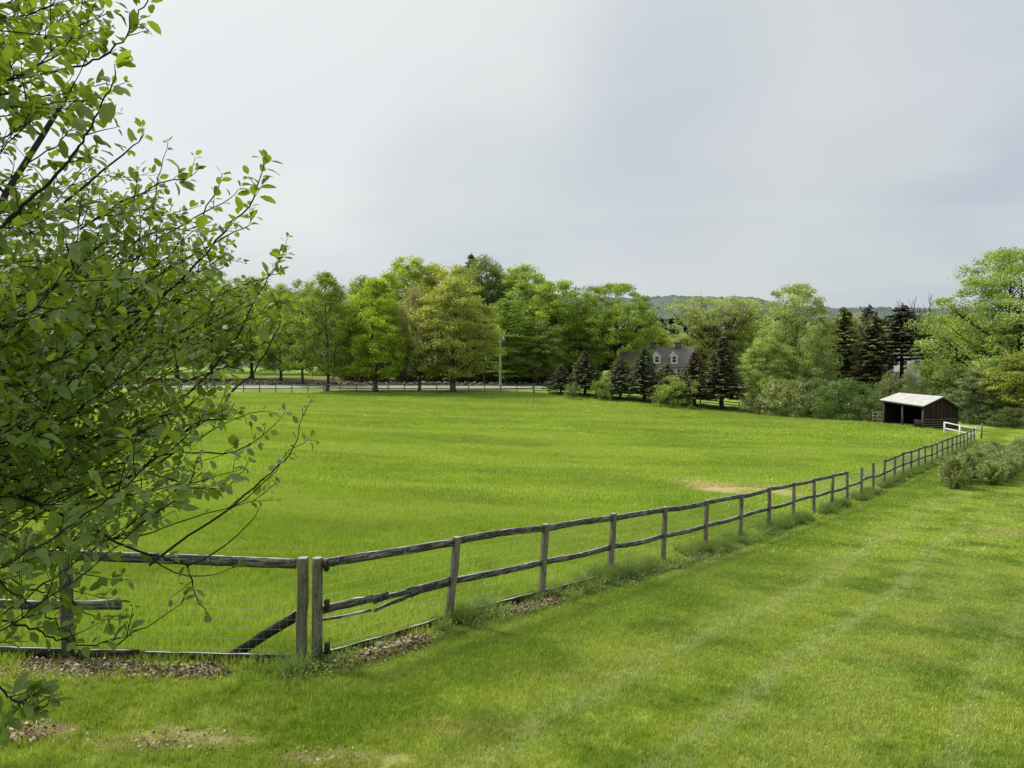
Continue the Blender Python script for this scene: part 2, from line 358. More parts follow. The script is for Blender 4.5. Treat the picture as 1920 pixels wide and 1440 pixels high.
# ---------------------------------------------------------------- ground sheets (one grid split by use)
def axis(lim, d0, g, c=0):
    a=[0.]; d=d0
    while a[-1]<lim: a.append(a[-1]+d); d*=g
    a=np.array(a); return np.concatenate([-a[:0:-1],a])
S=axis(3200,.42,1.032); Tt=axis(3200,.42,1.032)
gs,gt=np.meshgrid(S,Tt,indexing='ij'); GX,GY=xy(gs,gt); GZ=zt(GX,GY)
nS,nT=gs.shape; idx=np.arange(nS*nT).reshape(nS,nT)
quads=np.stack([idx[:-1,:-1],idx[:-1,1:],idx[1:,1:],idx[1:,:-1]],-1).reshape(-1,4)[:, ::-1]
VG=np.stack([GX.ravel(),GY.ravel(),GZ.ravel()],1); cx=VG[quads].mean(1)
mF=is_field(cx[:,0],cx[:,1]); mL=is_lawn(cx[:,0],cx[:,1]); mG=~(mF|mL)
def sheet(name, mask, mat, label, cat):
    q=quads[mask]; u,inv=np.unique(q,return_inverse=True); b=MB(); b.add(VG[u],inv.reshape(-1,4)); o=b.build(name,mat,smooth=True)
    return tag(o,label,cat,kind='structure')
sheet('lawn',mL,M['lawn'],'mown lawn with pale wheel tracks on the near side of the fence','lawn')
sheet('field',mF,M['field'],'wide bright green paddock enclosed by the rail fences','field')
def outer_mat():
    nt=newmat('rough_ground'); p=nt.mapping(nt.pos(),(1,1,0)); Y=nt.xyz(nt.pos())[1]
    n=nt.noise(p,.12,4,.6); f=nt.noise(p,1.6,5,.7)
    c=nt.mix(nt.ramp(n,.4,.6),(.09,.14,.03),(.15,.20,.045))
    wood=nt.mix(nt.ramp(f,.35,.65),(.05,.04,.025),(.16,.125,.09))
    bank=nt.math('MULTIPLY',nt.ramp(Y,131.5,133.5),nt.ramp(Y,158,146))
    c=nt.mix(bank,c,wood)
    c=nt.mix(1,c,(1.7,1.7,1.5),'MULTIPLY')
    return finish(nt,princ(nt,c,.95,nt.bump(f,.8,.15),.05))
M['outer']=outer_mat()
sheet('ground',mG,M['outer'],'rough grass and leaf-strewn ground beyond the field','ground')

# road
def ribbon(name, pts, w, lift, mat, label, cat):
    b=MB(); pts=np.array(pts,float); d=np.gradient(pts,axis=0); d=unit(d); n=np.stack([-d[:,1],d[:,0]],1)
    V=[]
    for k in np.linspace(-1,1,5):
        q=pts+n*k*w/2; V.append(np.stack([q[:,0],q[:,1],zt(q[:,0],q[:,1])+lift+.03*(1-k*k)],1))
    V=np.stack(V,1); m=len(pts); i=np.arange(m-1)[:,None]*5; k=np.arange(4)[None]
    b.add(V.reshape(-1,3),np.stack([i+k,i+k+1,i+k+6,i+k+5],-1).reshape(-1,4)[:,::-1])
    return tag(b.build(name,mat,smooth=True),label,cat,kind='structure')
M['road']=simple('dusty_road',(.33,.32,.29),.12,1.5,.95,.3,.1)
rp=[(x, 126.5+ (0 if x<0 else .004*x*x)) for x in np.arange(-160,13,2.)]
rp+=[(12+2*i*.9, 127+ i*1.2+.02*i*i) for i in range(1,30)]
ribbon('road',rp,6.2,.05,M['road'],'pale dusty road running behind the far fence','road')

# hills
def hill_mat(a,b_,c_,name):
    nt=newmat(name); p=nt.pos(); Z=nt.xyz(p)[2]
    n=nt.noise(nt.mapping(p,(1,1,2.5)),.006,4,.6); f=nt.noise(p,.045,5,.75)
    c=nt.mix(nt.ramp(n,.42,.58),a,b_); c=nt.mix(nt.ramp(f,.42,.62,0,.8),c,c_)
    c=nt.mix(nt.ramp(f,.45,.3,0,.6),c,tuple(x*.55 for x in a))
    return finish(nt,princ(nt,c,1,nt.bump(f,1,12),0))
def hill(name, prof, Yb, Yr, label, mat, seed, nx=420, ny=46, rough=5):
    xs=np.linspace(prof[0][0],prof[-1][0],nx); pk=np.interp(xs,[p[0] for p in prof],[p[1] for p in prof])
    r=np.random.default_rng(seed); b=MB(); V=[]
    ridge=np.array([at(x,y,Yr) for x,y in zip(xs,pk)])
    for j in range(ny+8):
        t=j/(ny-1)
        Y=Yb+(Yr-Yb)*t; h=ridge[:,2]*(math.sin(min(t,1)*pi/2)**1.15) if t<=1 else ridge[:,2]*(1-(t-1)*1.2)
        nz=r.normal(0,rough*min(1,.25+t),nx); nz=np.maximum(nz,-rough*.6)
        V.append(np.stack([ridge[:,0]*Y/Yr+r.normal(0,3,nx),np.full(nx,Y)+r.normal(0,3,nx),h+nz-2],1))
    V=np.array(V); m=ny+8; i=np.arange(m-1)[:,None]*nx; k=np.arange(nx-1)[None]
    b.add(V.reshape(-1,3),np.stack([i+k,i+k+1,i+k+1+nx,i+k+nx],-1).reshape(-1,4))
    return tag(b.build(name,mat),label,'hill',kind='structure')
hill('hills',[(-700,600),(0,585),(500,575),(900,572),(1120,567),(1200,568),(1250,565),(1300,565),(1360,567),(1400,566),(1440,574),(1470,582),(1560,586),(1640,584),(1700,586),(1800,584),(1900,592),(2300,600),(2900,640)],
     620,1700,'long low wooded hill, bluish green, along the horizon',hill_mat((.12,.155,.15),(.165,.215,.14),(.145,.18,.175),'haze_tinted_hill'),3,420,46,2.2)  # distance haze is mixed into these bluish hill colours
hill('near_hills',[(1000,640),(1150,610),(1240,600),(1300,606),(1400,592),(1480,598),(1560,612),(1620,610),(1700,598),(1780,604),(1900,612),(2300,640)],
     330,620,'nearer green wooded rise below the bluish hill',hill_mat((.14,.19,.08),(.20,.26,.085),(.23,.28,.12),'near_wooded_rise'),5,420,40,1.6)

# ---------------------------------------------------------------- tree prototypes (unit: metres, base at origin)
def deciduous(seed,H,W,cb,prof,nc,lpc,ls,cr,trunk_r=.22,limbs=34,flat=.6,asc=.9,stems=1,inner=.35,bark='bark',leafthin=1.0,topflat=0):
    r=np.random.default_rng(seed); wood=MB(); fol=MB(); R=W/2
    stemtops=[]
    for s_ in range(stems):
        a=r.uniform(0,2*pi); lean=(0 if stems==1 else r.uniform(.05,.55)*R*.6)
        n=10; tz=np.linspace(0,H*r.uniform(.72,.9),n); wob=np.cumsum(r.normal(0,H*.006,(n,2)),0)
        P=np.stack([wob[:,0]+cos(a)*lean*(tz/H)**1.2*1.3,wob[:,1]+sin(a)*lean*(tz/H)**1.2*1.3,tz],1)
        P[0,2]=-.4
        rad=trunk_r*(1-tz/H)**.8+.02; rad[0]*=1.5
        wood.tube(P,rad/(1 if stems==1 else 1.8),7); stemtops.append(P)
    C=[]; tries=0
    while len(C)<nc and tries<nc*60:
        tries+=1; t=r.uniform(0,1); w=prof(t)
        if w<=0 or r.uniform()>w+.05: continue
        rr=R*w*(inner+(1-inner)*r.uniform()**.55); a=r.uniform(0,2*pi)
        lump=1+.16*math.sin(3*a+seed)+.12*math.sin(5*a+t*9+seed*2)
        C.append((rr*lump*cos(a),rr*lump*sin(a),H*(cb+(1-cb)*t)*(1-.0)))
    C=np.array(C)
    C[:,2]=np.minimum(C[:,2],H-cr*.5)
    for i,c in enumerate(C):
        if i<limbs:
            P=stemtops[i%stems]; d=math.hypot(c[0],c[1]); z0=max(H*cb*.95,min(c[2]-d*asc,P[-1,2]))
            b0=np.array([np.interp(z0,P[:,2],P[:,k]) for k in range(3)])
            ts=np.linspace(0,1,7)[:,None]; mid=b0*.5+c*.5+np.array([0,0,-.12*d if asc>.5 else .1*d])+r.normal(0,.1,3)
            Q=b0*(1-ts)**2+2*mid*ts*(1-ts)+c*ts**2
            r0=trunk_r*(.42 if W>16 or stems>1 else .24)*(1-z0/H)+.015
            wood.tube(Q,np.linspace(r0,.012,7),5)
            for _ in range(3):
                k=r.integers(3,6); e=c+r.normal(0,cr*.8,3); wood.tube([Q[k],(Q[k]+e)/2+r.normal(0,.1,3),e],[r0*.35,r0*.2,.01],4)
        m=int(lpc*r.uniform(.6,1.4)*leafthin); sz=cr*r.uniform(.65,1.25)
        g=unit(r.normal(0,1,(m,3)))*(r.uniform(0,1,(m,1))**.45)*sz*np.array([1,1,flat]); 
        g+=r.normal(0,.12*sz,(m,3))
        pts=c+g
        D=r.normal(0,1,(m,3)); N=unit(g+r.normal(0,.8,(m,3))*sz+np.array([0,0,.5*sz]))
        hgt=(g[:,2]/(sz*flat+1e-6)); out=np.hypot(pts[:,0],pts[:,1])/(R+1e-6)
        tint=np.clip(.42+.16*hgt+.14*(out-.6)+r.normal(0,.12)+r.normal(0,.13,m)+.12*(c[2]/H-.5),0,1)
        fol.leaves(pts,D,N,ls*r.uniform(.7,1.35,m),ls*.62*r.uniform(.7,1.3,m),tint)
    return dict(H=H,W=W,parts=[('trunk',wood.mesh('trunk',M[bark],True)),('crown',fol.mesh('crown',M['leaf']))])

def layered(seed,H,W):
    """beech-like tree with flat tiers of foliage"""
    r=np.random.default_rng(seed); wood=MB(); fol=MB()
    tz=np.linspace(-.3,H*.92,10); P=np.stack([r.normal(0,.12,10).cumsum()*.5,r.normal(0,.12,10).cumsum()*.5,tz],1); wood.tube(P,np.linspace(.28,.04,10),7)
    z=H*.1
    while z<H*.97:
        t=z/H; L=W/2*(math.sin(min(1,(t+.12))*pi*.86)**.7)
        for k in range(r.integers(5,8)):
            a=r.uniform(0,2*pi); l=L*r.uniform(.65,1.1); n=6; ts=np.linspace(0,1,n)
            b0=np.array([np.interp(z,P[:,2],P[:,0]),np.interp(z,P[:,2],P[:,1]),z-.4])
            Q=b0+np.stack([cos(a)*l*ts,sin(a)*l*ts,.55*l*.35*np.sin(ts*2.2)],1)
            wood.tube(Q,np.linspace(.07,.012,n),4)
            m=int(75*l/3); tt=r.uniform(.2,1.05,m); c=b0+np.stack([cos(a)*l*tt,sin(a)*l*tt,.55*l*.35*np.sin(tt*2.2)],1)
            off=np.stack([-np.ones(m)*sin(a),np.ones(m)*cos(a),np.zeros(m)],1)*(r.normal(0,.32,m)*l*.38)[:,None]
            c=c+off+np.stack([np.zeros(m),np.zeros(m),r.normal(0,.09,m)-.06*np.abs(r.normal(0,1,m))],1)
            N=unit(np.array([0,0,1])+r.normal(0,.45,(m,3)))
            fol.leaves(c,r.normal(0,1,(m,3)),N,.3*r.uniform(.7,1.3,m),.2*r.uniform(.7,1.3,m),np.clip(.5+r.normal(0,.1)+r.normal(0,.14,m),0,1))
        z+=r.uniform(.55,.85)
    return dict(H=H,W=W,parts=[('trunk',wood.mesh('trunk',M['bark'],True)),('crown',fol.mesh('crown',M['leaf']))])

def spruce(seed,H,W,droop=.35,cb=.13,density=1.0,gap=.34,powr=.85,skip=0.0,nl=.34):
    r=np.random.default_rng(seed); wood=MB(); fol=MB(); tz=np.linspace(-.3,H,9)
    wood.tube(np.stack([r.normal(0,.03,9),r.normal(0,.03,9),tz],1),np.linspace(H*.022,.02,9),7)
    z=H*cb; phase=0
    while z<H*.985:
        t=(z/H-cb)/(1-cb); L=W/2*((1-t)**powr)*min(1,.72+t*3)+.08
        nb=max(4,int(11*density*(1-t*.5)))
        for k in range(nb):
            if r.uniform()<skip: continue
            a=phase+k*2*pi/nb+r.normal(0,.18); l=L*r.uniform(.72,1.12); n=5; ts=np.linspace(0,1,n)
            zz=-droop*l*ts+ .35*droop*l*ts**3
            Q=np.stack([cos(a)*l*ts,sin(a)*l*ts,z+zz+.15*l*ts*(t)],1)
            wood.tube(Q,np.linspace(.035,.008,n),3)
            m=max(14,int(44*l/1.6*density)); tt=r.uniform(.12,1.04,m); c=np.stack([cos(a)*l*tt,sin(a)*l*tt,z-droop*l*tt+.35*droop*l*tt**3+.15*l*tt*t],1)
            sdv=np.array([-sin(a),cos(a),0]); q=r.normal(0,1,m)*.22*l*(1.15-tt)
            c=c+sdv*q[:,None]+np.array([0,0,-1])*(np.abs(r.normal(0,.09,m)))[:,None]
            D=np.stack([cos(a)*np.ones(m),sin(a)*np.ones(m),-.35*np.ones(m)],1)+sdv*np.sign(q)[:,None]*.7+r.normal(0,.3,(m,3))
            N=unit(np.array([0,0,1.])+r.normal(0,.5,(m,3)))
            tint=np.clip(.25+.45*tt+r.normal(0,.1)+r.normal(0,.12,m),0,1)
            fol.leaves(c,D,N,nl*r.uniform(.7,1.3,m),nl*.42*r.uniform(.7,1.3,m),tint)
        z+=gap*r.uniform(.8,1.2)*(1-.45*t); phase+=.7
    m=14; c=np.stack([r.normal(0,.05,m),r.normal(0,.05,m),H-r.uniform(0,.5,m)],1); fol.leaves(c,np.array([[0,0,1.]]*m)+r.normal(0,.3,(m,3)),unit(r.normal(0,1,(m,3))),.3,.1,np.full(m,.5))
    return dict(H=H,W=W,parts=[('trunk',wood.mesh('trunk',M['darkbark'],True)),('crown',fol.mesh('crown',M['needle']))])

def bare(seed,H,W):
    r=np.random.default_rng(seed); wood=MB()
    def br(p,d,l,rad,dep):
        n=5; P=[p]; 
        for i in range(n): d=unit(d+r.normal(0,.12,3)+np.array([0,0,.05])); P.append(P[-1]+d*l/n)
        wood.tube(P,np.linspace(rad,rad*.55,n+1),4)
        if dep==0: return
        for k in range(4 if dep>1 else 5):
            i=r.integers(2,n+1); br(P[i],unit(d+r.normal(0,.55,3)*np.array([W/H*1.6,W/H*1.6,.6])),l*r.uniform(.5,.8),rad*.62,dep-1)
    br(np.array([0,0,-.2]),np.array([0,0,1.]),H*.42,.20,4)
    V=np.vstack(wood.V); return dict(H=float(V[:,2].max()),W=float(np.ptp(V[:,0])),parts=[('trunk',wood.mesh('trunk',M['bark'],True))])

def shrubby(seed,H,W,nc,lpc,ls,cr):
    r=np.random.default_rng(seed)
    return deciduous(seed,H,W,.02,lambda t: (1-(max(0,t-.25)/.78)**2)**.5 if t<1 else 0,nc,lpc,ls,cr,.06,20,.8,.5,5,.25)

def young_spruce(seed,H=1.3,W=1.0):
    r=np.random.default_rng(seed); wood=MB(); fol=MB()
    wood.tube([[0,0,-.1],[0,0,H*.5],[.02,0,H*.96]],[.025,.018,.006],5)
    for k in range(170):
        t=r.uniform(.02,.93); a=r.uniform(0,2*pi); L=W/2*(min(1,.75+t*1.2))*(1-t**1.6)**.8*r.uniform(.55,1.25)+.05
        up=.6+1.0*t+r.normal(0,.25); n=6; ts=np.linspace(0,1,n); z0=t*H*.78
        f=lambda q: np.stack([cos(a)*L*q,sin(a)*L*q,z0+up*L*q**1.35],1)
        wood.tube(f(ts),np.linspace(.008,.003,n),3)
        m=int(75*L/.4); tt=r.uniform(.1,1.05,m); c=f(tt)+r.normal(0,.035,(m,3))
        D=np.stack([cos(a)*np.ones(m),sin(a)*np.ones(m),np.full(m,up*.6+.2)],1)+r.normal(0,.9,(m,3))
        fol.leaves(c,D,unit(r.normal(0,1,(m,3))),.105*r.uniform(.5,1.1,m),.026,np.clip(.1+.6*tt+r.normal(0,.1)+r.normal(0,.13,m),0,1))
    return dict(H=H,W=W,parts=[('trunk',wood.mesh('trunk',M['darkbark'],True)),('foliage',fol.mesh('foliage',M['flat_needle']))])

oval=lambda t: max(0,math.sin(pi*min(1,max(0,.10+t*.9))**.8))**.62
ovoid=lambda t: max(0,math.sin(pi*(.12+t*.86)**.78))**.7
dome=lambda t: (max(0,1-((t-.35)/.67)**2))**.55 if t<1 else 0
vasep=lambda t: .25+.75*t if t<.8 else .95*max(0,1-((t-.8)/.22)**2)**.5
PR={
 'maple_a':deciduous(11,17,9,.13,ovoid,260,100,.28,.9,.24,70,.55,1.3),
 'maple_b':deciduous(12,16,9,.15,oval,250,100,.28,.95,.25,70,.55,1.2),
 'airy':deciduous(13,16,9,.16,ovoid,260,62,.25,.85,.2,120,.7,1.5),
 'wood_a':deciduous(14,24,13,.2,dome,280,120,.36,1.4,.36,60,.55,.9),
 'wood_b':deciduous(15,24,12,.12,oval,290,115,.36,1.4,.34,60,.6,1.0),
 'wood_c':deciduous(16,22,15,.12,dome,300,120,.36,1.45,.36,60,.5,.8),
 'big_open':deciduous(17,20,18,.13,dome,380,115,.33,1.35,.42,110,.5,.8),
 'vase':deciduous(18,18,19,.34,vasep,230,75,.32,1.25,.40,120,.45,1.3,2,.3),
 'stems':deciduous(19,20,12,.12,dome,330,100,.27,1.05,.22,90,.6,1.6,6,.3,'bark'),
 'big_side':deciduous(20,22,18,.10,dome,480,120,.27,1.25,.42,130,.6,.9,2,.3,'darkbark'),
 'layered':layered(21,18,12),
 'spruce_a':spruce(31,9,5.2,.3,.19,1.1,.32,.92), 'spruce_b':spruce(32,8,5.0,.25,.18,1.1,.34,.8,.05), 'spruce_tall':spruce(33,17,7,.4,.05,1.2,.46,.62,.22,.5),
 'dark_fir':spruce(34,17,8,-.12,.50,1.2,.55,.75,.30,.55),
 'bare':bare(41,13,7),
 'shrub_a':shrubby(51,3.6,4.5,70,75,.17,.55), 'shrub_b':shrubby(52,5.5,8,150,85,.2,.7),'shrub_c':shrubby(53,3,3.6,45,45,.15,.5),
}
def bloom(p,seed,n,H,W):
    r=np.random.default_rng(seed); b=MB()
    for i in range(n):
        a=r.uniform(0,2*pi); t=r.uniform(.12,.9); w=W/2*(1-(max(0,t-.25)/.78)**2)**.5*r.uniform(.85,1.08); c=np.array([w*cos(a),w*sin(a),H*t]); m=r.integers(5,14)
        b.leaves(c+r.normal(0,.16,(m,3)),r.normal(0,1,(m,3)),unit(r.normal(0,1,(m,3))),.30,.24,np.full(m,.6))
    q=dict(p); q['parts']=p['parts']+[('blossom',b.mesh('blossom',M['cream']))]; return q
M['cream']=simple('cream_blossom',(.40,.42,.22),.15,3,.9)
PR['shrub_bloom']=bloom(PR['shrub_b'],91,110,5.5,8); PR['airy_bloom']=bloom(PR['airy'],92,90,16,9)
YS=[young_spruce(61),young_spruce(62),young_spruce(63)]

def place(proto, name, X, Y, H, W, colour, label, cat, group=None, rot=None, z=None, crown_name=None):
    p=PR[proto] if isinstance(proto,str) else proto
    e=empty(name,(X,Y,z1(X,Y)-.05 if z is None else z), random.uniform(0,6.28) if rot is None else rot)
    e.scale=(W/p['W'],W/p['W'],H/p['H']); tag(e,label,cat,group)
    colour=(colour[0]*1.18,colour[1]*.97,colour[2]*1.5) if cat=='tree' else (colour[0]*.92,colour[1]*.82,colour[2]*1.0) if cat=='bush' else colour
    for nm,me in p['parts']:
        o=bpy.data.objects.new(nm,me); COL.objects.link(o); o.parent=e; o.color=(*colour,1)
    return e
def tree_px(proto, name, px, top, wpx, Y, colour, label, cat='tree', group=None, rot=None):
    q=at(px,720,Y); X=q[0]; z=z1(X,Y); zt_=at(px,top,Y)[2]
    return place(proto,name,X,Y,(zt_-z+.05),wpx/F*Y,colour,label,cat,group,rot)

YG=(.15,.215,.02); BG=(.13,.20,.025); MG=(.105,.16,.022); OL=(.135,.155,.045); DK=(.05,.082,.022); BE=(.235,.23,.10); PG=(.15,.20,.07); BR=(.14,.165,.06)
G1='trees in the row along the far fence'; G2='tall trees of the wood behind the road'
T=[
 # row by the road
 ('airy','roadside_tree',568,524,86,133,MG,'slim mid green tree with bare lower trunk, just right of the shrub tips',G1),
 ('maple_b','roadside_tree',613,509,92,117,(.10,.15,.025),'tall green tree with pale trunk at the far fence, left of the vivid one',G1),
 ('maple_a','roadside_tree',706,522,112,117,(.135,.205,.016),'pointed vivid green tree with dark trunk behind the far fence',G1),
 ('airy','roadside_tree',785,535,92,118,BR,'thin brownish budding tree right of the pointed vivid green tree',G1),
 ('maple_b','roadside_tree',852,520,138,117,(.14,.185,.035),'broad olive green tree at the far fence, left of the utility pole',G1),
 # wood
 ('wood_a','woodland_tree',765,482,104,150,YG,'high rounded yellow green tree rising behind the vivid green one',G2),
 ('wood_b','woodland_tree',680,518,90,146,MG,'dull green tree filling the gap left of the vivid green tree',G2),
 ('wood_c','woodland_tree',830,492,125,152,(.16,.205,.035),'wide yellow green tree behind the brownish budding tree',G2),
 ('wood_b','woodland_tree',905,480,96,150,(.085,.13,.03),'dark green tree with the highest crown of the wood',G2),
 ('spruce_tall','woodland_pine',884,474,88,158,(.085,.125,.04),'dark pine whose pointed tip tops the wood',G2),
 ('wood_a','woodland_tree',868,500,80,146,(.14,.19,.03),'light green tree in front of the dark pine',G2),
 ('wood_a','woodland_tree',985,498,120,148,BG,'bright green round headed tree right of the dark tall one',G2),
 ('layered','woodland_tree',952,556,106,135,(.085,.15,.02),'tree with flat tiers of leaves behind the utility pole',G2),
 ('wood_c','woodland_tree',1040,522,118,142,(.115,.18,.02),'full green tree sloping down toward the gap before the big dark green one',G2),
 ('airy_bloom','woodland_tree',1082,610,80,143,(.16,.19,.07),'pale beige green tree in blossom above the left spruces',G2),
 ('wood_b','woodland_tree',1010,600,90,134,(.075,.125,.018),'low dark green tree left of the blossoming tree',G2),
 ('big_open','maple_tree',1150,531,168,141,(.10,.16,.016),'large spreading green tree with black limbs left of the house',None),
 ('wood_b','yard_tree',1222,612,80,152,(.13,.185,.025),'light green tree right behind the large spreading tree',None),
 ('vase','yard_tree',1345,558,190,150,(.135,.185,.05),'wide vase shaped tree with pale limbs above the house',None),
 ('wood_b','yard_tree',1290,628,100,158,(.13,.165,.045),'olive green tree behind the house roof',None),
 ('wood_c','yard_tree',1408,600,90,150,(.135,.19,.03),'light green tree behind the tallest of the small spruces',None),
 ('stems','willow_tree',1495,532,138,108,(.135,.19,.05),'tall pale green tree with many upright stems behind the flowering bush',None),
 ('maple_b','yard_tree',1436,632,96,104,(.125,.185,.04),'yellow green tree with blossom at the left foot of the many stemmed tree',None),
 ('spruce_tall','tall_conifer',1580,575,112,112,(.12,.165,.04),'mossy green conifer right of the many stemmed tree',None),
 ('wood_b','yard_tree',1545,600,70,118,(.10,.16,.03),'light green tree peeping between the many stemmed tree and the conifers',None),
 ('dark_fir','tall_conifer',1628,568,66,118,(.06,.08,.035),'narrow blackish conifer tip between two larger conifers',None),
 ('spruce_tall','tall_conifer',1636,588,120,104,(.105,.125,.04),'broad olive conifer standing behind the shed roof left end',None),
 ('dark_fir','tall_conifer',1690,568,118,103,(.052,.062,.026),'jagged blackish fir right of the olive conifer',None),
 ('wood_a','yard_tree',1612,586,80,128,(.14,.18,.06),'pale green treetop behind the row of conifers',None),
 ('bare','bare_tree',1727,546,70,116,BR,'bare grey twiggy tree against the sky right of the blackish fir',None),
 ('wood_c','yard_tree',1790,586,150,118,(.14,.205,.025),'bright yellow green tree behind the shed',None),
 ('wood_b','yard_tree',1757,610,70,130,(.15,.175,.06),'soft olive green tree left of the bright yellow green one',None),
 ('maple_b','yard_tree',1785,690,80,98,(.10,.145,.03),'low green tree directly behind the shed gable',None),
 ('big_side','large_tree',1905,468,285,92,(.12,.185,.04),'largest tree at the right edge with dark slanting limbs',None),
 ('maple_b','yard_tree',1835,690,90,86,(.085,.125,.04),'dusky green low tree right of the shed',None),
 ('wood_b','yard_tree',1908,660,110,84,(.13,.175,.025),'vivid yellow green tree in front of the largest tree',None),
 ('wood_a','yard_tree',1850,610,120,100,(.135,.185,.025),'yellow green tree under the limbs of the largest tree',None),
]
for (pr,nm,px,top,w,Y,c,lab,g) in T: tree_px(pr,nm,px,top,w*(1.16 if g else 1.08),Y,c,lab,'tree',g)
# trees seen through and left of the shrub
for i,(px,top,w,Y,pr,c,lab) in enumerate(((525,532,90,138,'wood_b',MG,'green tree whose crown shows through the shrub tips'),
    (470,520,110,150,'wood_a',YG,'yellow green tree behind the right side of the shrub'),(400,505,110,145,'wood_c',BG,'bright green tree behind the middle of the shrub'),
    (330,495,120,150,'wood_b',YG,'yellow green rounded tree behind the shrub limbs'),(250,500,120,148,'wood_c',MG,'mid green tree hidden behind the dense part of the shrub'),
    (160,490,130,150,'wood_a',OL,'olive tree far behind the left part of the shrub'),(70,500,120,146,'wood_b',YG,'leftmost but one tree of the wood behind the shrub'),
    (-20,490,120,148,'wood_c',MG,'leftmost tree of the wood at the frame edge'))):
    tree_px(pr,'woodland_tree',px,top,w,Y,c,lab,'tree',G2)
# conifers behind the right hand far fence
def fenceY(px): return 115-(px-1000)*15/340
sp=[(1052,684,50,'spruce_b','small rounded grey green spruce, leftmost of the spruce row'),(1097,656,60,'spruce_a','second spruce from the left with a dark bare trunk'),
 (1163,668,60,'spruce_b','grey spruce left of the bushy spruce in front of the house wing'),(1207,650,62,'spruce_a','bushy spruce covering the left end of the house'),
 (1250,680,60,'spruce_b','short spruce below the two dormers'),(1302,657,70,'spruce_a','brownish spruce at the right end of the house'),
 (1354,628,78,'spruce_a','tallest spruce of the row, right of the house')]
for i,(px,top,w,pr,lab) in enumerate(sp):
    c=[tuple(v*q for v,q in zip(t_,(1.75,1.6,1.5))) for t_ in [(.05,.056,.037),(.05,.054,.034),(.053,.058,.038),(.045,.056,.030),(.058,.062,.026),(.06,.058,.034),(.042,.048,.026)]][i]
    tree_px(pr,'spruce_tree',px,top,w*1.5,fenceY(px)+(1.6 if i!=6 else 2.2),c,lab,'spruce','spruces behind the far rail fence')
for i,(px,top,w,Y,pr,c,lab) in enumerate(((1075,716,34,108,'shrub_c',(.09,.14,.04),'small leafy sapling between the two leftmost spruces'),(1130,706,42,108,'shrub_a',(.12,.19,.03),'light green bush between the second and third spruce'),
   (1270,704,76,101.5,'shrub_a',(.13,.19,.04),'light green bush on the fence below the house'),(1232,698,50,112,'shrub_a',(.10,.14,.03),'low bush hiding the house wall under the left dormer'),(1292,696,56,112,'shrub_a',(.10,.15,.03),'low bush hiding the house wall right of the dormers'),(1415,738,60,97,'shrub_c',(.10,.13,.05),'grey green bush at the fence end right of the tallest spruce'),
   (1475,712,96,94,'shrub_bloom',(.13,.17,.05),'bush with creamy blossom at the field edge'),(1520,708,110,97,'shrub_b',(.08,.12,.035),'dark bush behind the blossoming bush'),
   (1590,712,130,90.5,'shrub_b',(.065,.115,.028),'large dark green bush left of the shed'),(1440,705,90,100,'shrub_b',(.14,.19,.03),'light green bush left of the blossoming bush'),
   (1635,738,60,86,'shrub_a',(.075,.105,.035),'low dark bush touching the left side of the shed'),(1690,700,110,92,'shrub_b',(.10,.13,.05),'bush behind the shed roof'),
   (1840,760,70,84,'shrub_b',(.06,.085,.025),'dark bush in the shade right of the shed'),(1900,765,90,80,'shrub_b',(.065,.09,.025),'dark bush at the right edge behind the young spruces'),
   (1770,742,60,92,'shrub_a',(.09,.14,.03),'green bush behind the shed gable'))):
    tree_px(pr,'bush',px,top,w,Y,c,lab,'bush','bushes around the field edge')

# far wood filling the background, and undergrowth at its foot
def mass(name, spots, ls, label, cat, seed, lo_h, colour, mat='leaf', n=130, flat=1.0):
    r=np.random.default_rng(seed); b=MB()
    for (X,Y,H,R) in spots:
        z=z1(X,Y)
        for _ in range(n//10):
            c=np.array([X+r.normal(0,R*.45),Y+r.normal(0,R*.4),z+H*r.uniform(lo_h,.93)]); m=r.integers(40,90); sz=R*.35
            g=unit(r.normal(0,1,(m,3)))*(r.uniform(0,1,(m,1))**.4)*sz*np.array([1,1,.6*flat])
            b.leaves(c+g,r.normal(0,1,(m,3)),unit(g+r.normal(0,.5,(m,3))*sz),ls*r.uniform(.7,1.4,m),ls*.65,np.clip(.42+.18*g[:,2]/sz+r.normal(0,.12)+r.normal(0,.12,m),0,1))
    o=b.build(name,M[mat]); o.color=(*colour,1); return tag(o,label,cat,kind='stuff')
sp_=[]
for px in range(-120,1120,22):
    top=np.interp(px,[0,500,700,900,1040,1120],[525,545,535,520,548,590])+random.uniform(-4,16); Y=random.uniform(168,190); q=at(px,top,Y); sp_.append((q[0],Y,q[2]-z1(q[0],Y),7))
mass('far_wood',sp_,.5,'mass of farther trees filling the gaps of the wood','wood',5,.1,(.08,.125,.025),n=260)
sp_=[]
for px in range(1180,1990,20):
    top=np.interp(px,[1180,1300,1450,1560,1700,1990],[618,628,622,612,606,596])+random.uniform(-4,14); Y=random.uniform(165,200); q=at(px,top,Y); sp_.append((q[0],Y,q[2]-z1(q[0],Y),8))
mass('far_hedgerow_trees',sp_,.5,'distant green trees below the hills at right','wood',6,.1,(.13,.175,.045),n=220)
sp_=[]
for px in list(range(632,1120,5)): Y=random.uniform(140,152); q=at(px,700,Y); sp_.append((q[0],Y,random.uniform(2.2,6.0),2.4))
mass('undergrowth',sp_,.28,'dark tangled undergrowth at the foot of the wood','undergrowth',7,.02,(.05,.048,.024),n=90)
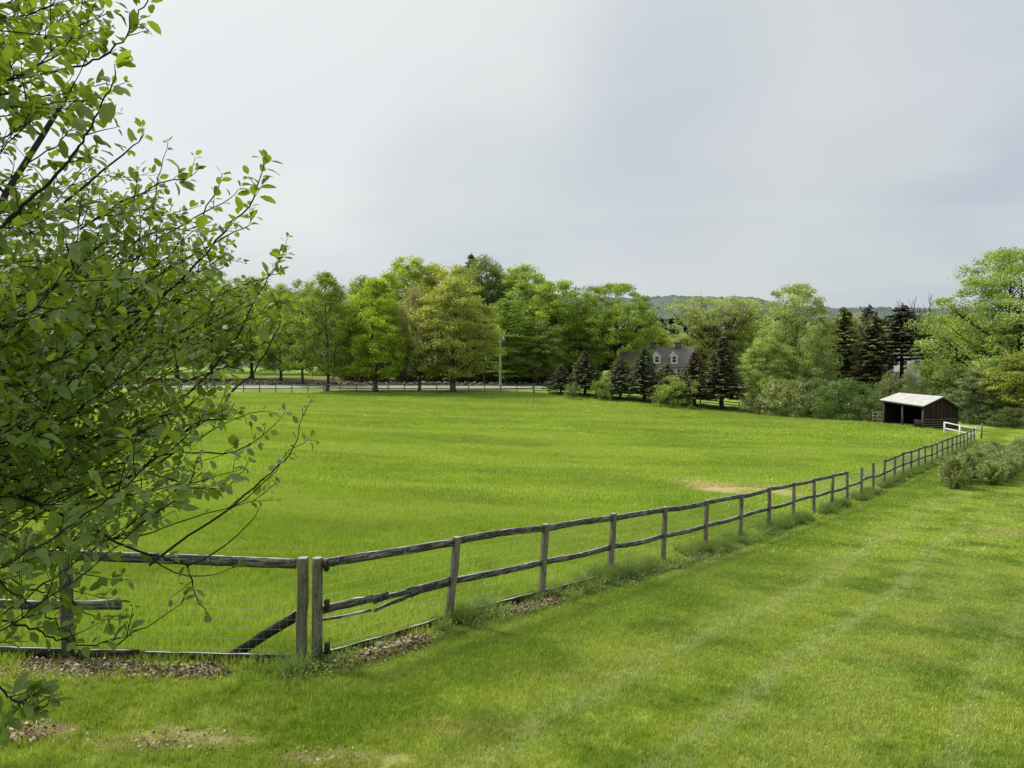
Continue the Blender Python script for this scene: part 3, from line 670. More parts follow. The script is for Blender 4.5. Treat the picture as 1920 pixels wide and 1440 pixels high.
# thin trunks inside the wood edge
for i,px in enumerate((648,664,678,722,744,760,805,822,880,893,915,965,975,1007+20,1050)):
    r=np.random.default_rng(100+i); Y=144+r.uniform(-3,5); q=at(px,720,Y); z=z1(q[0],Y); b=MB(); h=r.uniform(7,11)
    b.tube([[0,0,-.3],[r.normal(0,.2),0,h*.5],[r.normal(0,.5),0,h]],[.13,.09,.03],5)
    b.tube([[0,0,h*.45],[r.normal(0,.9),r.normal(0,.5),h*.8]],[.05,.015],4)
    o=b.build('sapling',M['bark'] if i%3 else M['pole'],loc=(q[0],Y,z)); tag(o,'thin bare stem among the dark undergrowth at the wood edge','sapling','bare stems at the wood edge')

# young spruces on the lawn
for row,(t0,s0,s1,lab) in enumerate(((2.8,35.2,57,'row nearer the fence'),(4.25,38.2,66,'row nearer the open lawn'))):
    s_=s0; k=0; n=int((s1-s0)/1.0)+1
    for k in range(n):
        ss=s0+k*1.0+random.uniform(-.12,.12); X,Y=xy(ss,t0+random.uniform(-.28,.28)); h=random.uniform(1.0,1.6)*(1.1 if k==0 else 1)
        l=('nearest blue green young spruce of the '+lab) if k==0 else ('second blue green young spruce of the '+lab) if k==1 else 'blue green young spruce farther along the '+lab
        place(YS[(k+row)%3],'young_spruce',X,Y,h,random.uniform(.95,1.15)*(1.12 if k==0 else 1),(.142+random.uniform(-.012,.012),.178+random.uniform(-.02,.02),.052),l,'young spruce','young spruces in the double row on the lawn')

# ---------------------------------------------------------------- main fence
def top_z(k): return z1(*xy(k*2.44,0))
def make_post_mesh(seed,H,w,mat,lean=(0,0)):
    r=np.random.default_rng(seed); b=MB(); n=7
    V=[];T=[]; ch=.012
    for i in range(n):
        z=-.3+(H+.3)*i/(n-1); t=z/H; g=r.normal(0,.003,2); ww=w/2*(1+r.normal(0,.015))
        for (a,c) in ((-1,-1),(1,-1),(1,1),(-1,1)):
            for e in ((a*(ww),c*(ww-ch)),(a*(ww-ch),c*ww)) if a*c>0 else ((a*(ww-ch),c*ww),(a*ww,c*(ww-ch))):
                V.append((e[0]+lean[0]*t+g[0],e[1]+lean[1]*t+g[1],z))
        T+=[.5+r.normal(0,.1)]*8
    Fq=[[i*8+k,i*8+(k+1)%8,(i+1)*8+(k+1)%8,(i+1)*8+k] for i in range(n-1) for k in range(8)]
    b.add(V,Fq,T); V=np.array(V)
    top=V[-8:].copy(); cap=top*np.array([.93,.93,1])+np.array([lean[0]*.07,lean[1]*.07,.012]); 
    b.add(np.vstack([top,cap]),[[k,(k+1)%8,8+(k+1)%8,8+k] for k in range(8)],.6); b.ngon(cap,.7)
    return b
FANG=math.atan2(.8,.6)
fence=empty('rail_fence',(P0[0],P0[1],0)); tag(fence,'long weathered two rail fence with wire mesh running from the foreground to the shed','fence')
off=np.array([P0[0],P0[1],0])
leans={1:(.03,-.06),2:(.02,-.05),3:(.02,-.03),4:(.01,.0),5:(.03,0)}
leanw={0:(.02,0),1:(.135,.0),2:(.09,0),3:(.075,0),4:(.03,0),5:(.02,0)}
tops=[]
for k in range(31):
    X,Y=xy(k*2.44,0); z=z1(X,Y); H=1.31 if k<3 else 1.30+RNG.normal(0,.02)
    lw=leanw.get(k,(RNG.normal(0,.03),RNG.normal(0,.02)))
    if k==0: H=1.33
    la=np.array([lw[0]*.6,lw[0]*.0])   # world X lean mostly
    b=MB(); pb=make_post_mesh(200+k,H,(.103 if k<6 else .098),None)
    # rotate post to the fence direction then shear by lean
    Vs=[]
    for V in pb.V:
        W_=V@rz(FANG+RNG.normal(0,.0)).T; f=W_[:,2:3]/H; W_=W_+np.hstack([f*lw[0],f*lw[1]*.3,f*0]); Vs.append(W_)
    pb.V=Vs
    o=pb.build('post',M['post'],fence,loc=(X-off[0],Y-off[1],z))
    tops.append((X+lw[0],Y,z,H))
nb=np.array([-.8,.6,0])  # to the field side
def railpt(k,hfrac,dz=0):
    X,Y,z,H=tops[k]; x0,y0=xy(k*2.44,0); f=hfrac
    return np.array([x0+(X-x0)*f-off[0],y0-off[1],z+H*f+dz])+nb*.02
for k in range(30):
    if k in (11,12,13): top_present=False
    else: top_present=True
    seg=14 if k<10 else 5; rg=.0025 if k<8 else .004
    if top_present:
        b=MB(); b.bar(railpt(k,.945,RNG.normal(0,.01)),railpt(k+1,.945,RNG.normal(0,.012)),.036,.108,seg,[.0,-.03,-.02,-.01,.02,.0][k] if k<6 else RNG.normal(.005,.012),rg)
        b.build('rail',M['rail'],fence)
    if k==0: continue
    b=MB(); sg={2:.03,3:.05,4:.02,6:-.02,7:.03}.get(k,RNG.normal(.01,.02))
    b.bar(railpt(k,.50,RNG.normal(0,.012)),railpt(k+1,.50 if k!=1 else .50,RNG.normal(0,.015)),.038,.098,seg,sg,rg); b.build('rail',M['rail'],fence)
# broken middle rail of the first bay
a0=railpt(0,.50); a1=railpt(1,.50)
b=MB(); b.bar(a0+np.array([0,0,.0]),a0*.52+a1*.48+np.array([0,0,-.0]),.04,.10,7,-.01,.008); o=b.build('rail',M['rail'],fence); tag(o,'broken stub of the middle rail')
b=MB(); m_=a0*.62+a1*.38+np.array([0,0,-.14])
b.bar(a1,a0*.35+a1*.65+(m_-a0)*0+np.array([0,0,-.03]),.04,.125,4,0,.006); 
b.bar(a0*.35+a1*.65+np.array([0,0,-.0]),m_+np.array([0,0,.10]),.035,.07,4,0,.008)
b.bar(a0*.36+a1*.64+np.array([0,0,-.06])+nb*-.02,m_+np.array([0,0,-.03]),.03,.045,4,0,.006)
o=b.build('rail',M['rail'],fence); tag(o,'split middle rail drooping in long pale splinters')
b=MB(); b.bar(a0+np.array([0,0,-.11]),a0*.64+a1*.36+np.array([0,0,-.15]),.03,.03,5,.01,.005); b.build('splinter',M['rail'],fence)
# ground board under first three bays
for k in range(3):
    b=MB(); b.bar(railpt(k,.06),railpt(k+1,.06),.04,.11,8,RNG.normal(0,.01),.006); b.build('ground_board',M['darkrail'],fence)
# hinge blocks on the first post
for hf in (.93,.56,.16):
    b=MB(); c=np.array([tops[0][0]-off[0]+.04,-.02,tops[0][2]+1.34*hf])+np.array([.07,.02,0]); b.box(c,(.05,.09,.13)); b.build('hinge_block',M['hinge'],fence)
# welded wire mesh
def wire(fn, L, parent, H=1.15, dv=.152, dh=.125, r=.0016, lo=.04):
    b=MB(); n=int(L/.6)+1; us=np.linspace(0,L,n)
    for z in np.arange(lo,H,dh):
        P=np.array([fn(u,z+.006*math.sin(u*3+z*9)) for u in us]); b.tube(P,np.full(n,r),3)
    for u in np.arange(.08,L,dv):
        P=np.array([fn(u,z) for z in (lo,H*.5,H-.03)]); b.tube(P,np.full(3,r*.5),3)
    return b.build('wire_mesh',M['wire'],parent)
ks=np.arange(31)*2.44; tz_=np.array([t[2] for t in tops])
wire(lambda u,z:(u*.6-off[0]*0+(.8*-.055),u*.8+.6*.055,float(np.interp(u,ks,tz_))+z),22,fence,1.2,.152,.13,.0013)
wire(lambda u,z:((u+22)*.6+(.8*-.055),(u+22)*.8+.6*.055,float(np.interp(u+22,ks,tz_))+z),51.2,fence,1.2,.152,.13,.004)
# insulator clip at foot of the fourth post
X,Y=xy(3*2.44,0); b=MB(); zz=tops[3][2]+.16
b.tube([[X-off[0]+.1,Y-off[1]-.09,zz+.08],[X-off[0]+.12,Y-off[1]-.1,zz],[X-off[0]+.13,Y-off[1]-.1,zz-.09]],[.009,.014,.009],5); b.build('insulator',M['white_paint'],fence)

# gate / fence panel to the left
pL=at(127,1200,9.42); pR=at(565,1200,9.36); gate=empty('braced_fence',(pR[0],pR[1],0)); tag(gate,'short old fence with diagonal brace and wire mesh, left of the long fence','fence')
zR=z1(pR[0],pR[1]); zL=z1(pL[0],pL[1]); base=np.array([pR[0],pR[1],0])
def G(px,py,Y=9.4): return at(px,py,Y)-base
pb=make_post_mesh(301,1.32,.118,None,(.03,0)); pb.build('post',M['post'],gate,loc=(0,0,zR))
pb=make_post_mesh(302,1.36,.12,None,(-.01,0)); pb.build('post',M['darkpost'],gate,loc=(pL[0]-pR[0],pL[1]-pR[1],zL))
yb=9.46
b=MB(); b.bar(G(556,1057,yb),G(300,1047,yb),.045,.122,16,0,.0025); b.build('rail',M['rail'],gate)
b=MB(); b.bar(G(300,1047,yb),G(60,1038,yb),.045,.122,16,0,.0025); b.build('rail',M['rail'],gate)
b=MB(); b.bar(G(227,1133,yb+.03),G(-90,1128,yb+.03),.045,.11,9,.02,.008); b.build('rail',M['rail'],gate)
b=MB(); b.bar(G(560,1152,yb+.02),G(425,1236,yb+.02),.045,.12,6,0,.005); b.build('brace',M['darkrail'],gate)
b=MB(); b.bar(G(562,1237,9.4),G(260,1231,9.4),.05,.13,12,0,.004); b.bar(G(260,1229,9.4),G(-120,1219,9.4),.05,.13,12,0,.004); b.build('ground_board',M['darkrail'],gate)
vec=(pL-pR)*1.32; Lp=float(np.hypot(vec[0],vec[1])); vd=vec/Lp
wire(lambda u,z:(vd[0]*u,vd[1]*u+.03,zR+(zL-zR)*u/Lp+z),Lp,gate,1.16,.10,.125,.0015)

# ---------------------------------------------------------------- far fences
def far_fence(name,label,pts,sp,H,nrails,pm,rm,mesh=False,pw=.12,rw=.12,posts_down=.0):
    pts=np.array(pts,float); seg=np.linalg.norm(np.diff(pts,axis=0),axis=1); cum=np.concatenate([[0],np.cumsum(seg)]); L=cum[-1]
    f=lambda u:(float(np.interp(u,cum,pts[:,0])),float(np.interp(u,cum,pts[:,1])))
    e=empty(name,(pts[0,0],pts[0,1],0)); tag(e,label,'fence'); o0=np.array([pts[0,0],pts[0,1],0])
    n=max(1,int(round(L/sp))); P=[]
    for i in range(n+1):
        x,y=f(L*i/n); z=z1(x,y); P.append(np.array([x,y,z])-o0)
        b=MB(); b.bar(P[-1]+np.array([0,0,-.3]),P[-1]+np.array([RNG.normal(0,.04),0,H+RNG.normal(0,.03)]),pw,pw,3,0,.004,up=(1,0,0)); b.build('post',pm,e)
    for i in range(n):
        for j in range(nrails):
            h=H*(.93-j*.88/nrails); b=MB(); b.bar(P[i]+np.array([0,.05,h+RNG.normal(0,.03)]),P[i+1]+np.array([0,.05,h+RNG.normal(0,.03)]),.04,rw,2,0,.004); b.build('rail',rm,e)
    if mesh:
        d=lambda u,z:(f(u)[0]-o0[0],f(u)[1]-o0[1]-.08,float(np.interp(u,np.linspace(0,L,n+1),[p[2] for p in P]))+z)
        wire(d,L,e,H*.9,.6,.3,.006)
    return e
far_fence('rail_fence','pale two rail fence along the road at the far side of the field',[(-58,115.2),(3.2,115.2)],2.44,1.25,2,M['farpost'],M['farrail'],True)
far_fence('rail_fence','dark three rail fence in front of the spruces',[(3.4,115.2),(26.8,100.2),(29.6,98.4)],2.6,1.25,3,M['darkpost'],M['darkpost'],False,.13,.10)
q=at(1415,750,97.5); q2=at(1470,750,95)
far_fence('rail_fence','short dark rail fence in the bushes left of the blossoming bush',[(q[0]-1.6,q[1]),(q2[0],q2[1])],2.3,1.25,3,M['farpost'],M['farrail'],False,.13,.08)
q=at(1636,780,83.5); q2=at(1658,780,81)
far_fence('rail_fence','short three rail fence section joining the left side of the shed',[(q[0],q[1]),(q2[0],q2[1])],1.4,1.25,3,M['farpost'],M['farrail'],False,.1,.07)
# white gate at the far corner
e=empty('white_gate',(*xy(73.2,0),0)); tag(e,'white two bar gate at the far corner of the field beside the shed','gate')
A=at(1829,815,68.2); B=at(1771,812,71); o0=np.array(e.location)
for (px,Y_,nm,hh) in ((1829,68.4,'post',1.28),(1800,69.6,'post',1.18),(1771,71,'post',1.2)):
    q=at(px,800,Y_); z=z1(q[0],q[1]); b=MB(); b.bar(np.array([q[0],q[1],z-.2])-o0,np.array([q[0],q[1],z+hh])-o0,.11,.11,1,up=(1,0,0)); b.build(nm,M['white_paint'],e)
za=z1(A[0],A[1]); zb=z1(B[0],B[1])
for h in (1.15,.6):
    b=MB(); b.bar(np.array([A[0],A[1],za+h])-o0,np.array([B[0],B[1],zb+h])-o0,.05,.11,3,0,.004); b.build('rail',M['white_paint'],e)
q=at(1840,812,69.5); z=z1(q[0],q[1]); b=MB(); b.bar((0,0,-.2),(.05,0,1.45),.1,.1,2,0,.004,up=(1,0,0)); o=b.build('fence_post',M['post'],loc=(q[0],q[1],z)); tag(o,'lone grey post right of the white gate','post')

# ---------------------------------------------------------------- utility poles
for (px,top,Y,r_,lab,lamp) in ((938,621,124,.16,'tall grey utility pole with a small lamp arm beside the road',True),(1006,668,131,.11,'thin grey pole at the wood edge right of the utility pole',False),(907,624,133,.10,'slim pale pole half hidden by the olive green tree',False)):
    q=at(px,720,Y); z=z1(q[0],q[1]); H=at(px,top,Y)[2]-z
    e=empty('utility_pole',(q[0],q[1],z)); tag(e,lab,'pole')
    b=MB(); b.tube([[0,0,-.4],[.0,0,H*.5],[.05,0,H]],[r_*1.15,r_,r_*.75],8); b.build('shaft',M['pole'] if lamp else M['bark'],e,True)
    if lamp:
        b=MB(); b.tube([[0.05,0,H-1.1],[.35,-.3,H-.95],[.55,-.5,H-1.0]],[.04,.035,.03],5); b.build('arm',M['pole'],e)
        b=MB(); b.tube([[.42,-.4,H-.95],[.55,-.5,H-1.15],[.57,-.52,H-1.45]],[.10,.17,.08],8); b.build('lamp',M['white_paint'],e)
        b=MB(); b.bar((-.45,0,H-.35),(.5,0,H-.35),.08,.1); b.build('crossarm',M['pole'],e)

# ---------------------------------------------------------------- house with dormers
def gable_block(b_wall,b_roof,x0,x1,y0,y1,ze,zr,oh=.35,th=.14):
    """walls with gables at x0/x1, ridge along x"""
    ym=(y0+y1)/2
    for x,dx in ((x0,.12),(x1,-.12)):
        b_wall.prism([(x,y0,-1),(x,y1,-1),(x,y1,ze),(x,ym,zr-.02),(x,y0,ze)],[(x+dx,y0,-1),(x+dx,y1,-1),(x+dx,y1,ze),(x+dx,ym,zr-.02),(x+dx,y0,ze)])
    for y,dy in ((y0,.12),(y1,-.12)):
        b_wall.box(((x0+x1)/2,y+dy/2,(ze-1)/2),(abs(x1-x0)-.26,.12,ze+1))
    sl=(zr-ze)/(ym-y0); 
    for sgn,ya in ((-1,y0),(1,y1)):
        e0=ya+sgn*oh; z0=ze-oh*sl
        lowp=[(x0-oh,e0,z0),(x1+oh,e0,z0),(x1+oh,ym,zr),(x0-oh,ym,zr)]
        b_roof.prism([(p[0],p[1],p[2]+.03) for p in lowp],[(p[0],p[1],p[2]+.03+th) for p in lowp])
hY=134.; hb=at(1235,714,hY); hz=z1(hb[0],hY)
house=empty('house',(hb[0],hY,hz)); house.rotation_euler=(0,0,radians(-4)); tag(house,'white house with brown shingle roof, two dormers and two chimneys behind the spruces','house')
sx=hY/F
X0=(1212-1235)*sx; X1=(1301-1235)*sx; ez=at(1235,686,hY)[2]-hz; rzg=at(1235,652,hY)[2]-hz
bw,br_=MB(),MB(); gable_block(bw,br_,X0,X1,0,6.6,ez,rzg); bw.build('wall',M['white_wall'],house); roof=br_.build('roof',M['roof'],house)
bw,br_=MB(),MB(); gable_block(bw,br_,(1168-1235)*sx,X0-.2,.9,5.6,ez-.2,at(1235,660,hY)[2]-hz); bw.build('wing_wall',M['white_wall'],house); br_.build('wing_roof',M['roof'],house)
for px in (1229,1276):
    x=(px-1235)*sx; b=MB(); b.box((x,3.3,rzg+.15),(1.0,.7,1.5)); b.box((x,3.3,rzg+.96),(1.16,.86,.14)); b.build('chimney',M['brick'],house)
for px in (1232,1264):
    x=(px-1235)*sx; zb=at(1235,682,hY)[2]-hz; zt2=at(1235,668,hY)[2]-hz; zp=at(1235,660,hY)[2]-hz; y=.25; w=.62
    b=MB(); b.prism([(x-w,y,zb),(x-w,y,zt2),(x,y,zp-.05),(x+w,y,zt2),(x+w,y,zb)],[(x-w,y+2.6,zb),(x-w,y+2.6,zt2),(x,y+2.6,zp-.05),(x+w,y+2.6,zt2),(x+w,y+2.6,zb)]); d=b.build('dormer',M['trim'],house)
    b=MB()
    for sg in (-1,1):
        p=[(x,y-.2,zp+.03),(x+sg*(w+.2),y-.2,zt2-.22),(x+sg*(w+.2),y+2.6,zt2-.22),(x,y+2.6,zp+.03)]; b.prism(p,[(a,c,e_+.1) for a,c,e_ in p])
    b.build('dormer_roof',M['trim'],d)
    b=MB(); b.box((x,y-.02,(zb+zt2)/2+.12),(.62,.04,.95)); b.build('window',M['glass'],d)
    b=MB(); 
    for s_ in (-1,1): b.box((x+s_*.35,y-.04,(zb+zt2)/2+.12),(.08,.06,1.05))
    b.box((x,y-.045,(zb+zt2)/2+.12),(.6,.04,.05)); b.box((x,y-.045,(zb+zt2)/2+.64),(.62,.06,.06)); b.build('window_frame',M['trim'],d)
for x in np.linspace(X0+1,X1-1,5):
    b=MB(); b.box((x,-.02,1.6),(.8,.04,1.3)); wn=b.build('window',M['glass'],house)
    b=MB()
    for s_ in (-1,1): b.box((x+s_*.45,-.04,1.6),(.1,.06,1.4))
    b.box((x,-.045,1.6),(.78,.04,.06)); b.box((x,-.045,2.32),(1.0,.06,.1)); b.build('frame',M['trim'],wn)
# white building behind the fir
wY=108.; wb=at(1700,725,wY); wz=z1(wb[0],wY); wh=empty('house',(wb[0],wY,wz)); wh.rotation_euler=(0,0,radians(8)); tag(wh,'white house glimpsed through the conifers behind the shed','house')
sx=wY/F; top=at(1700,667,wY)[2]-wz
bw,br_=MB(),MB(); gable_block(bw,br_,(1672-1700)*sx,(1729-1700)*sx,0,5,top,top+.9,.15); bw.build('wall',M['trim'],wh); br_.build('roof',M['roof'],wh)
for x in (-2.6,-.4,1.6):
    for z in (1.5,):
        b=MB(); b.box((x,-.02,top-1.3),(.8,.04,1.2)); wn=b.build('window',M['glass'],wh)

# ---------------------------------------------------------------- run-in shed
Cc=at(1731,803,74); Lc=at(1657,795,79); v1=Lc-Cc; v1[2]=0; v2=np.array([4.09,1.17,0.]); Rc=Cc+v2; BLc=Lc+v2
zb_=z1(Cc[0],Cc[1]); shed=empty('field_shelter',(Cc[0],Cc[1],zb_)); tag(shed,'open fronted dark brown wooden field shelter with a pale metal roof','shed')
o0=np.array([Cc[0],Cc[1],zb_]); C0=np.array([0,0,0.]); L0=v1.copy(); R0=v2.copy(); B0=v1+v2
hC=at(1729,763,74)[2]-zb_; hL=at(1654,751,79)[2]-zb_; hR=at(1799,766,75.2)[2]-zb_; rG=at(1765,745,74.6)[2]-zb_; rF=at(1690,738,79.6)[2]-zb_
up=lambda p,h: p+np.array([0,0,h])
d1=v1/np.linalg.norm(v1); d2=v2/np.linalg.norm(v2)
mid=v2*.5
b=MB(); th=d1*.06
g=[up(C0,-.1),up(R0,-.1),up(R0,hR),up(mid,rG-.06),up(C0,hC-.04)]
b.prism(g,[p+th for p in g]); b.build('gable_wall',M['shed'],shed)
b=MB(); g=[up(L0,-.1),up(B0,-.1),up(B0,hR+.15),up(L0+mid,rF-.06),up(L0,hL-.04)]; b.prism([p-th for p in g],g); b.build('end_wall',M['shedin'],shed)
b=MB(); g=[up(R0,-.1),up(B0,-.1),up(B0,hR+.1),up(R0,hR-.05)]; b.prism([p-d2*.06+d1*.0 for p in g],g); b.build('back_wall',M['shedin'],shed)
b=MB(); g=[up(C0+d2*.1+d1*.1,.01),up(R0-d2*.1+d1*.1,.01),up(B0-d2*.1-d1*.1,.01),up(L0+d2*.1-d1*.1,.01)]; b.prism(g,[up(p,.05) for p in g]); b.build('floor',M['shedin'],shed)
for f in (0.0,.5,1.0):
    p=C0+v1*f*(1 if f<1 else .985)-d2*.05; h=hC+(hL-hC)*f-.08; b=MB(); b.bar(up(p,-.2),up(p,h),.16,.16,2,0,.004,up=(1,0,0)); b.build('post',M['darkpost'],shed)
# low kickboards and gate leaf inside the open front
b=MB(); p=C0+v1*.04; b.bar(up(p,.45),up(C0+v1*.22,.45),.03,.7,2); b.build('kickboard',M['darkrail'],shed)
for i,h in enumerate((.12,.36,.60,.84)):
    b=MB(); b.bar(up(C0,h)-d1*.035,up(R0,h)-d1*.035,.04,.055,2,0,.002); b.build('batten',M['farrail'],shed)
oh=.32
fr=lambda p,sgn: p
def slope(eA,eB,rA,rB,name,mat,lift=0,th_=.05):
    q=[eA,eB,rB,rA]; b=MB(); b.prism([up(p,lift) for p in q],[up(p,lift+th_) for p in q]); return b.build(name,mat,shed)
gA=-d1*.28; gB=d1*.28
eC=up(C0-d2*oh+gA,hC-.0); eL=up(L0-d2*oh+gB,hL+.0); eR=up(R0+d2*oh+gA,hR-.1); eB=up(B0+d2*oh+gB,hR+.1)
rA=up(mid+gA,rG); rB=up(L0+mid+gB,rF)
roof=slope(eC,eL,rA,rB,'roof',M['metalroof'],.05); slope(eR,eB,rA,rB,'roof',M['metalroof'],.05)
b=MB(); b.bar(eC+np.array([0,0,-.04]),rA+np.array([0,0,-.04]),.05,.15); b.bar(rA+np.array([0,0,-.045]),eR+np.array([0,0,-.045]),.05,.15); b.build('fascia',M['black'],shed)
b=MB(); b.bar(eC+np.array([0,0,-.05])+d2*.03,eL+np.array([0,0,-.05])+d2*.03,.05,.12); b.build('eave_board',M['black'],shed)

# ---------------------------------------------------------------- foreground shrub
r=np.random.default_rng(78); br=MB(); lf=MB(); extra=MB()
root=np.array([-4.3,3.9,z1(-4.3,3.9)])
stems=[]
for k in range(10):
    e_=np.array([-4.3+r.uniform(-.9,1.2),r.uniform(2.6,5.4),r.uniform(3.2,6.2)])
    ts=np.linspace(0,1,14)[:,None]; m_=np.array([root[0]+(e_[0]-root[0])*.2,root[1]+(e_[1]-root[1])*.3,e_[2]*.55]); b0=root+r.normal(0,.12,3)*[1,1,0]
    P=b0*(1-ts)**2+2*m_*ts*(1-ts)+e_*ts**2; P[1:-1]+=r.normal(0,.02,(12,3)); P[0,2]-=.2
    br.tube(P,np.linspace(.055,.016,14),7); stems.append(P)
SP=np.vstack(stems)
LEAF=[]   # (pos,axis,normal,len,tint)
def smooth(P,n):
    P=np.asarray(P,float); m=len(P); u=np.linspace(0,m-1,n); out=[]
    Pe=np.vstack([2*P[0]-P[1],P,2*P[-1]-P[-2]])
    for t in u:
        i=min(int(t),m-2); f=t-i; a,b,c,d=Pe[i],Pe[i+1],Pe[i+2],Pe[i+3]
        out.append(.5*((2*b)+(-a+c)*f+(2*a-5*b+4*c-d)*f*f+(-a+3*b-3*c+d)*f**3))
    return np.array(out)
def leaf_on(p,d,scale=1.):
    side=unit(np.cross(d,r.normal(0,1,3))); ax=unit(d*.55+side*.9+np.array([0,0,r.uniform(-.45,.25)]))
    nrm=unit(np.array([0,0,1.])+r.normal(0,.45,3)); L=.060*scale*r.uniform(.6,1.25)
    LEAF.append((p+side*.004,ax,nrm,L,np.clip(r.normal(.5,.22),0,1)))
def twig(p,d,l,rad,leafd=.036,scale=1.,sub=False):
    n=max(4,int(l/.05)); P=[p]; dd=d
    for i in range(n): dd=unit(dd+r.normal(0,.09,3)+np.array([0,0,.03])); P.append(P[-1]+dd*l/n)
    P=np.array(P); br.tube(P,np.linspace(rad,.0011,n+1),4)
    k=.25*l
    while k<l:
        i=min(int(k/l*n),n-1); f=k/l*n-i; leaf_on(P[i]*(1-f)+P[i+1]*f,unit(P[i+1]-P[i]),scale*(1 if k<l*.8 else .7)); k+=leafd*r.uniform(.6,1.5)
    for _ in range(2): leaf_on(P[-1],dd,scale*.6)
    if sub:
        for _ in range(int(l/.13)):
            i=r.integers(1,n); twig(P[i],unit(dd*.7+unit(r.normal(0,1,3))*.8+np.array([0,0,.15])),l*r.uniform(.25,.45),rad*.6,leafd,scale)
def limb(P,r0,r1,tw,tl,leafd=.04,lscale=1.,start=.1,sub=True,bare_=0):
    P=np.asarray(P); seg=np.linalg.norm(np.diff(P,axis=0),axis=1); L=seg.sum(); n=max(8,int(L/.07)); Q=smooth(P,n)
    Q[1:-1]+=r.normal(0,.005,(n-2,3)); br.tube(Q,np.linspace(r0,r1,n),6)
    k=int(n*start)
    for i in range(k,n-1):
        d=unit(Q[i+1]-Q[i])
        for _ in range(r.poisson(tw*L/n)):
            dv=unit(d*.75+unit(r.normal(0,1,3))*.75+np.array([0,0,.18])); twig(Q[i],dv,tl*r.uniform(.4,1.15),.0026,leafd,lscale,sub)
        if i>n*.45 and r.uniform()<(L/n)/leafd*.55: leaf_on(Q[i],d,lscale)
    for _ in range(3): leaf_on(Q[-1],unit(Q[-1]-Q[-2]),lscale*.7)
def connect(p0,D=None):
    """points joining a limb's first point to the nearest stem"""
    low=SP[SP[:,2]<p0[2]-.25]; low=low if len(low) else SP
    d=np.linalg.norm(low-p0,axis=1)+.6*np.abs(low[:,2]-p0[2]+.6); q=low[np.argmin(d)]
    return [q,q*.5+p0*.5+np.array([0,0,-.06])]
def shoot(pts,D0,D1,r0=.008,r1=.0018,tw=3.0,tl=.12,ls=1.,ld=.05,conn=True,start=.3,sub=False):
    n=len(pts); P=[at(x,y,D0+(D1-D0)*i/(n-1)) for i,(x,y) in enumerate(pts)]
    if conn and pts[0][0]<-20: P=connect(P[0])+P
    limb(P,r0,r1,tw,tl,ld,ls,start,sub)
# visible, hand-traced limbs and shoots
shoot([(-60,470),(0,425),(60,368),(115,315),(150,272),(175,228),(205,165),(215,120)],2.6,2.7,.009,.002,2.4,.12,1.3,.06)
shoot([(-60,195),(0,180),(50,153),(90,138),(135,130),(175,118),(205,100),(235,68),(255,38),(275,5),(285,-30)],3.0,3.0,.0065,.002,3.5,.11,1.15,.045)
shoot([(-60,20),(0,28),(40,60),(70,100),(110,150)],3.8,3.9,.006,.0015,3,.16,.7,.09)
shoot([(-80,640),(0,622),(55,603),(120,594),(232,588),(330,560),(420,500)],3.5,3.9,.016,.003,4,.26,1.,.05,sub=True)
shoot([(-80,700),(0,694),(60,691),(128,683),(220,650),(300,600),(383,520)],3.7,4.2,.014,.003,4,.26,1.,.05,sub=True)
shoot([(-80,780),(0,793),(60,808),(120,816),(180,822),(260,826),(340,812)],3.2,3.6,.013,.003,4,.22,1.,.05,sub=True)
shoot([(0,620),(80,570),(160,520),(230,470),(300,430),(360,427),(388,385),(413,343),(416,325)],4.0,4.1,.009,.0018,4,.12,1.15,.04)
shoot([(100,700),(210,640),(300,560),(383,480),(428,425),(467,383),(490,330),(503,300)],3.7,3.8,.008,.002,4,.10,1.25,.035)
shoot([(220,560),(270,460),(290,380),(300,320),(315,265)],4.6,4.6,.006,.0015,4,.14,1.,.045)
shoot([(250,700),(340,640),(430,570),(500,520),(530,480),(540,445)],5.0,5.0,.008,.0015,6,.12,1.1,.035)
shoot([(120,960),(250,890),(347,810),(400,770),(440,732),(473,700),(500,655),(522,618),(528,600)],3.6,3.8,.009,.002,2.2,.14,1.15,.05)
shoot([(250,820),(330,760),(400,690),(450,620),(480,560),(512,505),(520,480)],4.6,4.6,.008,.0018,4.5,.12,1.1,.04)
shoot([(280,1060),(360,1000),(423,960),(465,925),(500,893),(530,865),(547,847),(560,800),(567,765)],4.2,4.3,.008,.0018,5,.12,1.05,.04)
shoot([(180,880),(300,852),(360,848),(430,850),(480,828),(510,800),(535,772)],4.4,4.5,.007,.0018,5.5,.12,1.1,.04)
shoot([(430,955),(480,920),(520,880),(535,850),(575,828),(592,826)],4.4,4.5,.004,.0015,3,.09,.9,.05,conn=False)
shoot([(-80,900),(20,925),(110,962),(180,998),(260,1033),(310,1048),(350,1063),(362,1100),(375,1130),(388,1148)],3.3,3.5,.010,.0018,2,.12,.9,.12)
shoot([(350,1061),(380,1050),(410,1028),(433,1013),(462,990),(475,970),(484,955)],3.5,3.6,.005,.0015,1.2,.1,.9,.2,conn=False)
shoot([(280,1040),(310,1065),(345,1078),(390,1080),(425,1070),(447,1060)],3.4,3.5,.0035,.0015,1,.06,1.2,.3,conn=False)
shoot([(-80,1150),(0,1163),(60,1180),(100,1195),(150,1208),(200,1205),(245,1190)],2.9,3.1,.007,.0018,3,.12,.9,.06)
shoot([(-80,1040),(0,1090),(60,1135),(110,1170),(142,1200)],2.7,2.8,.006,.0015,2,.12,.9,.08)
shoot([(-40,1090),(60,1105),(130,1130),(180,1160),(220,1162)],3.2,3.3,.005,.0015,3,.14,.9,.06)
shoot([(220,1210),(250,1188),(290,1165),(330,1140),(350,1118)],3.2,3.3,.0035,.0012,1.5,.07,.9,.14,conn=False)
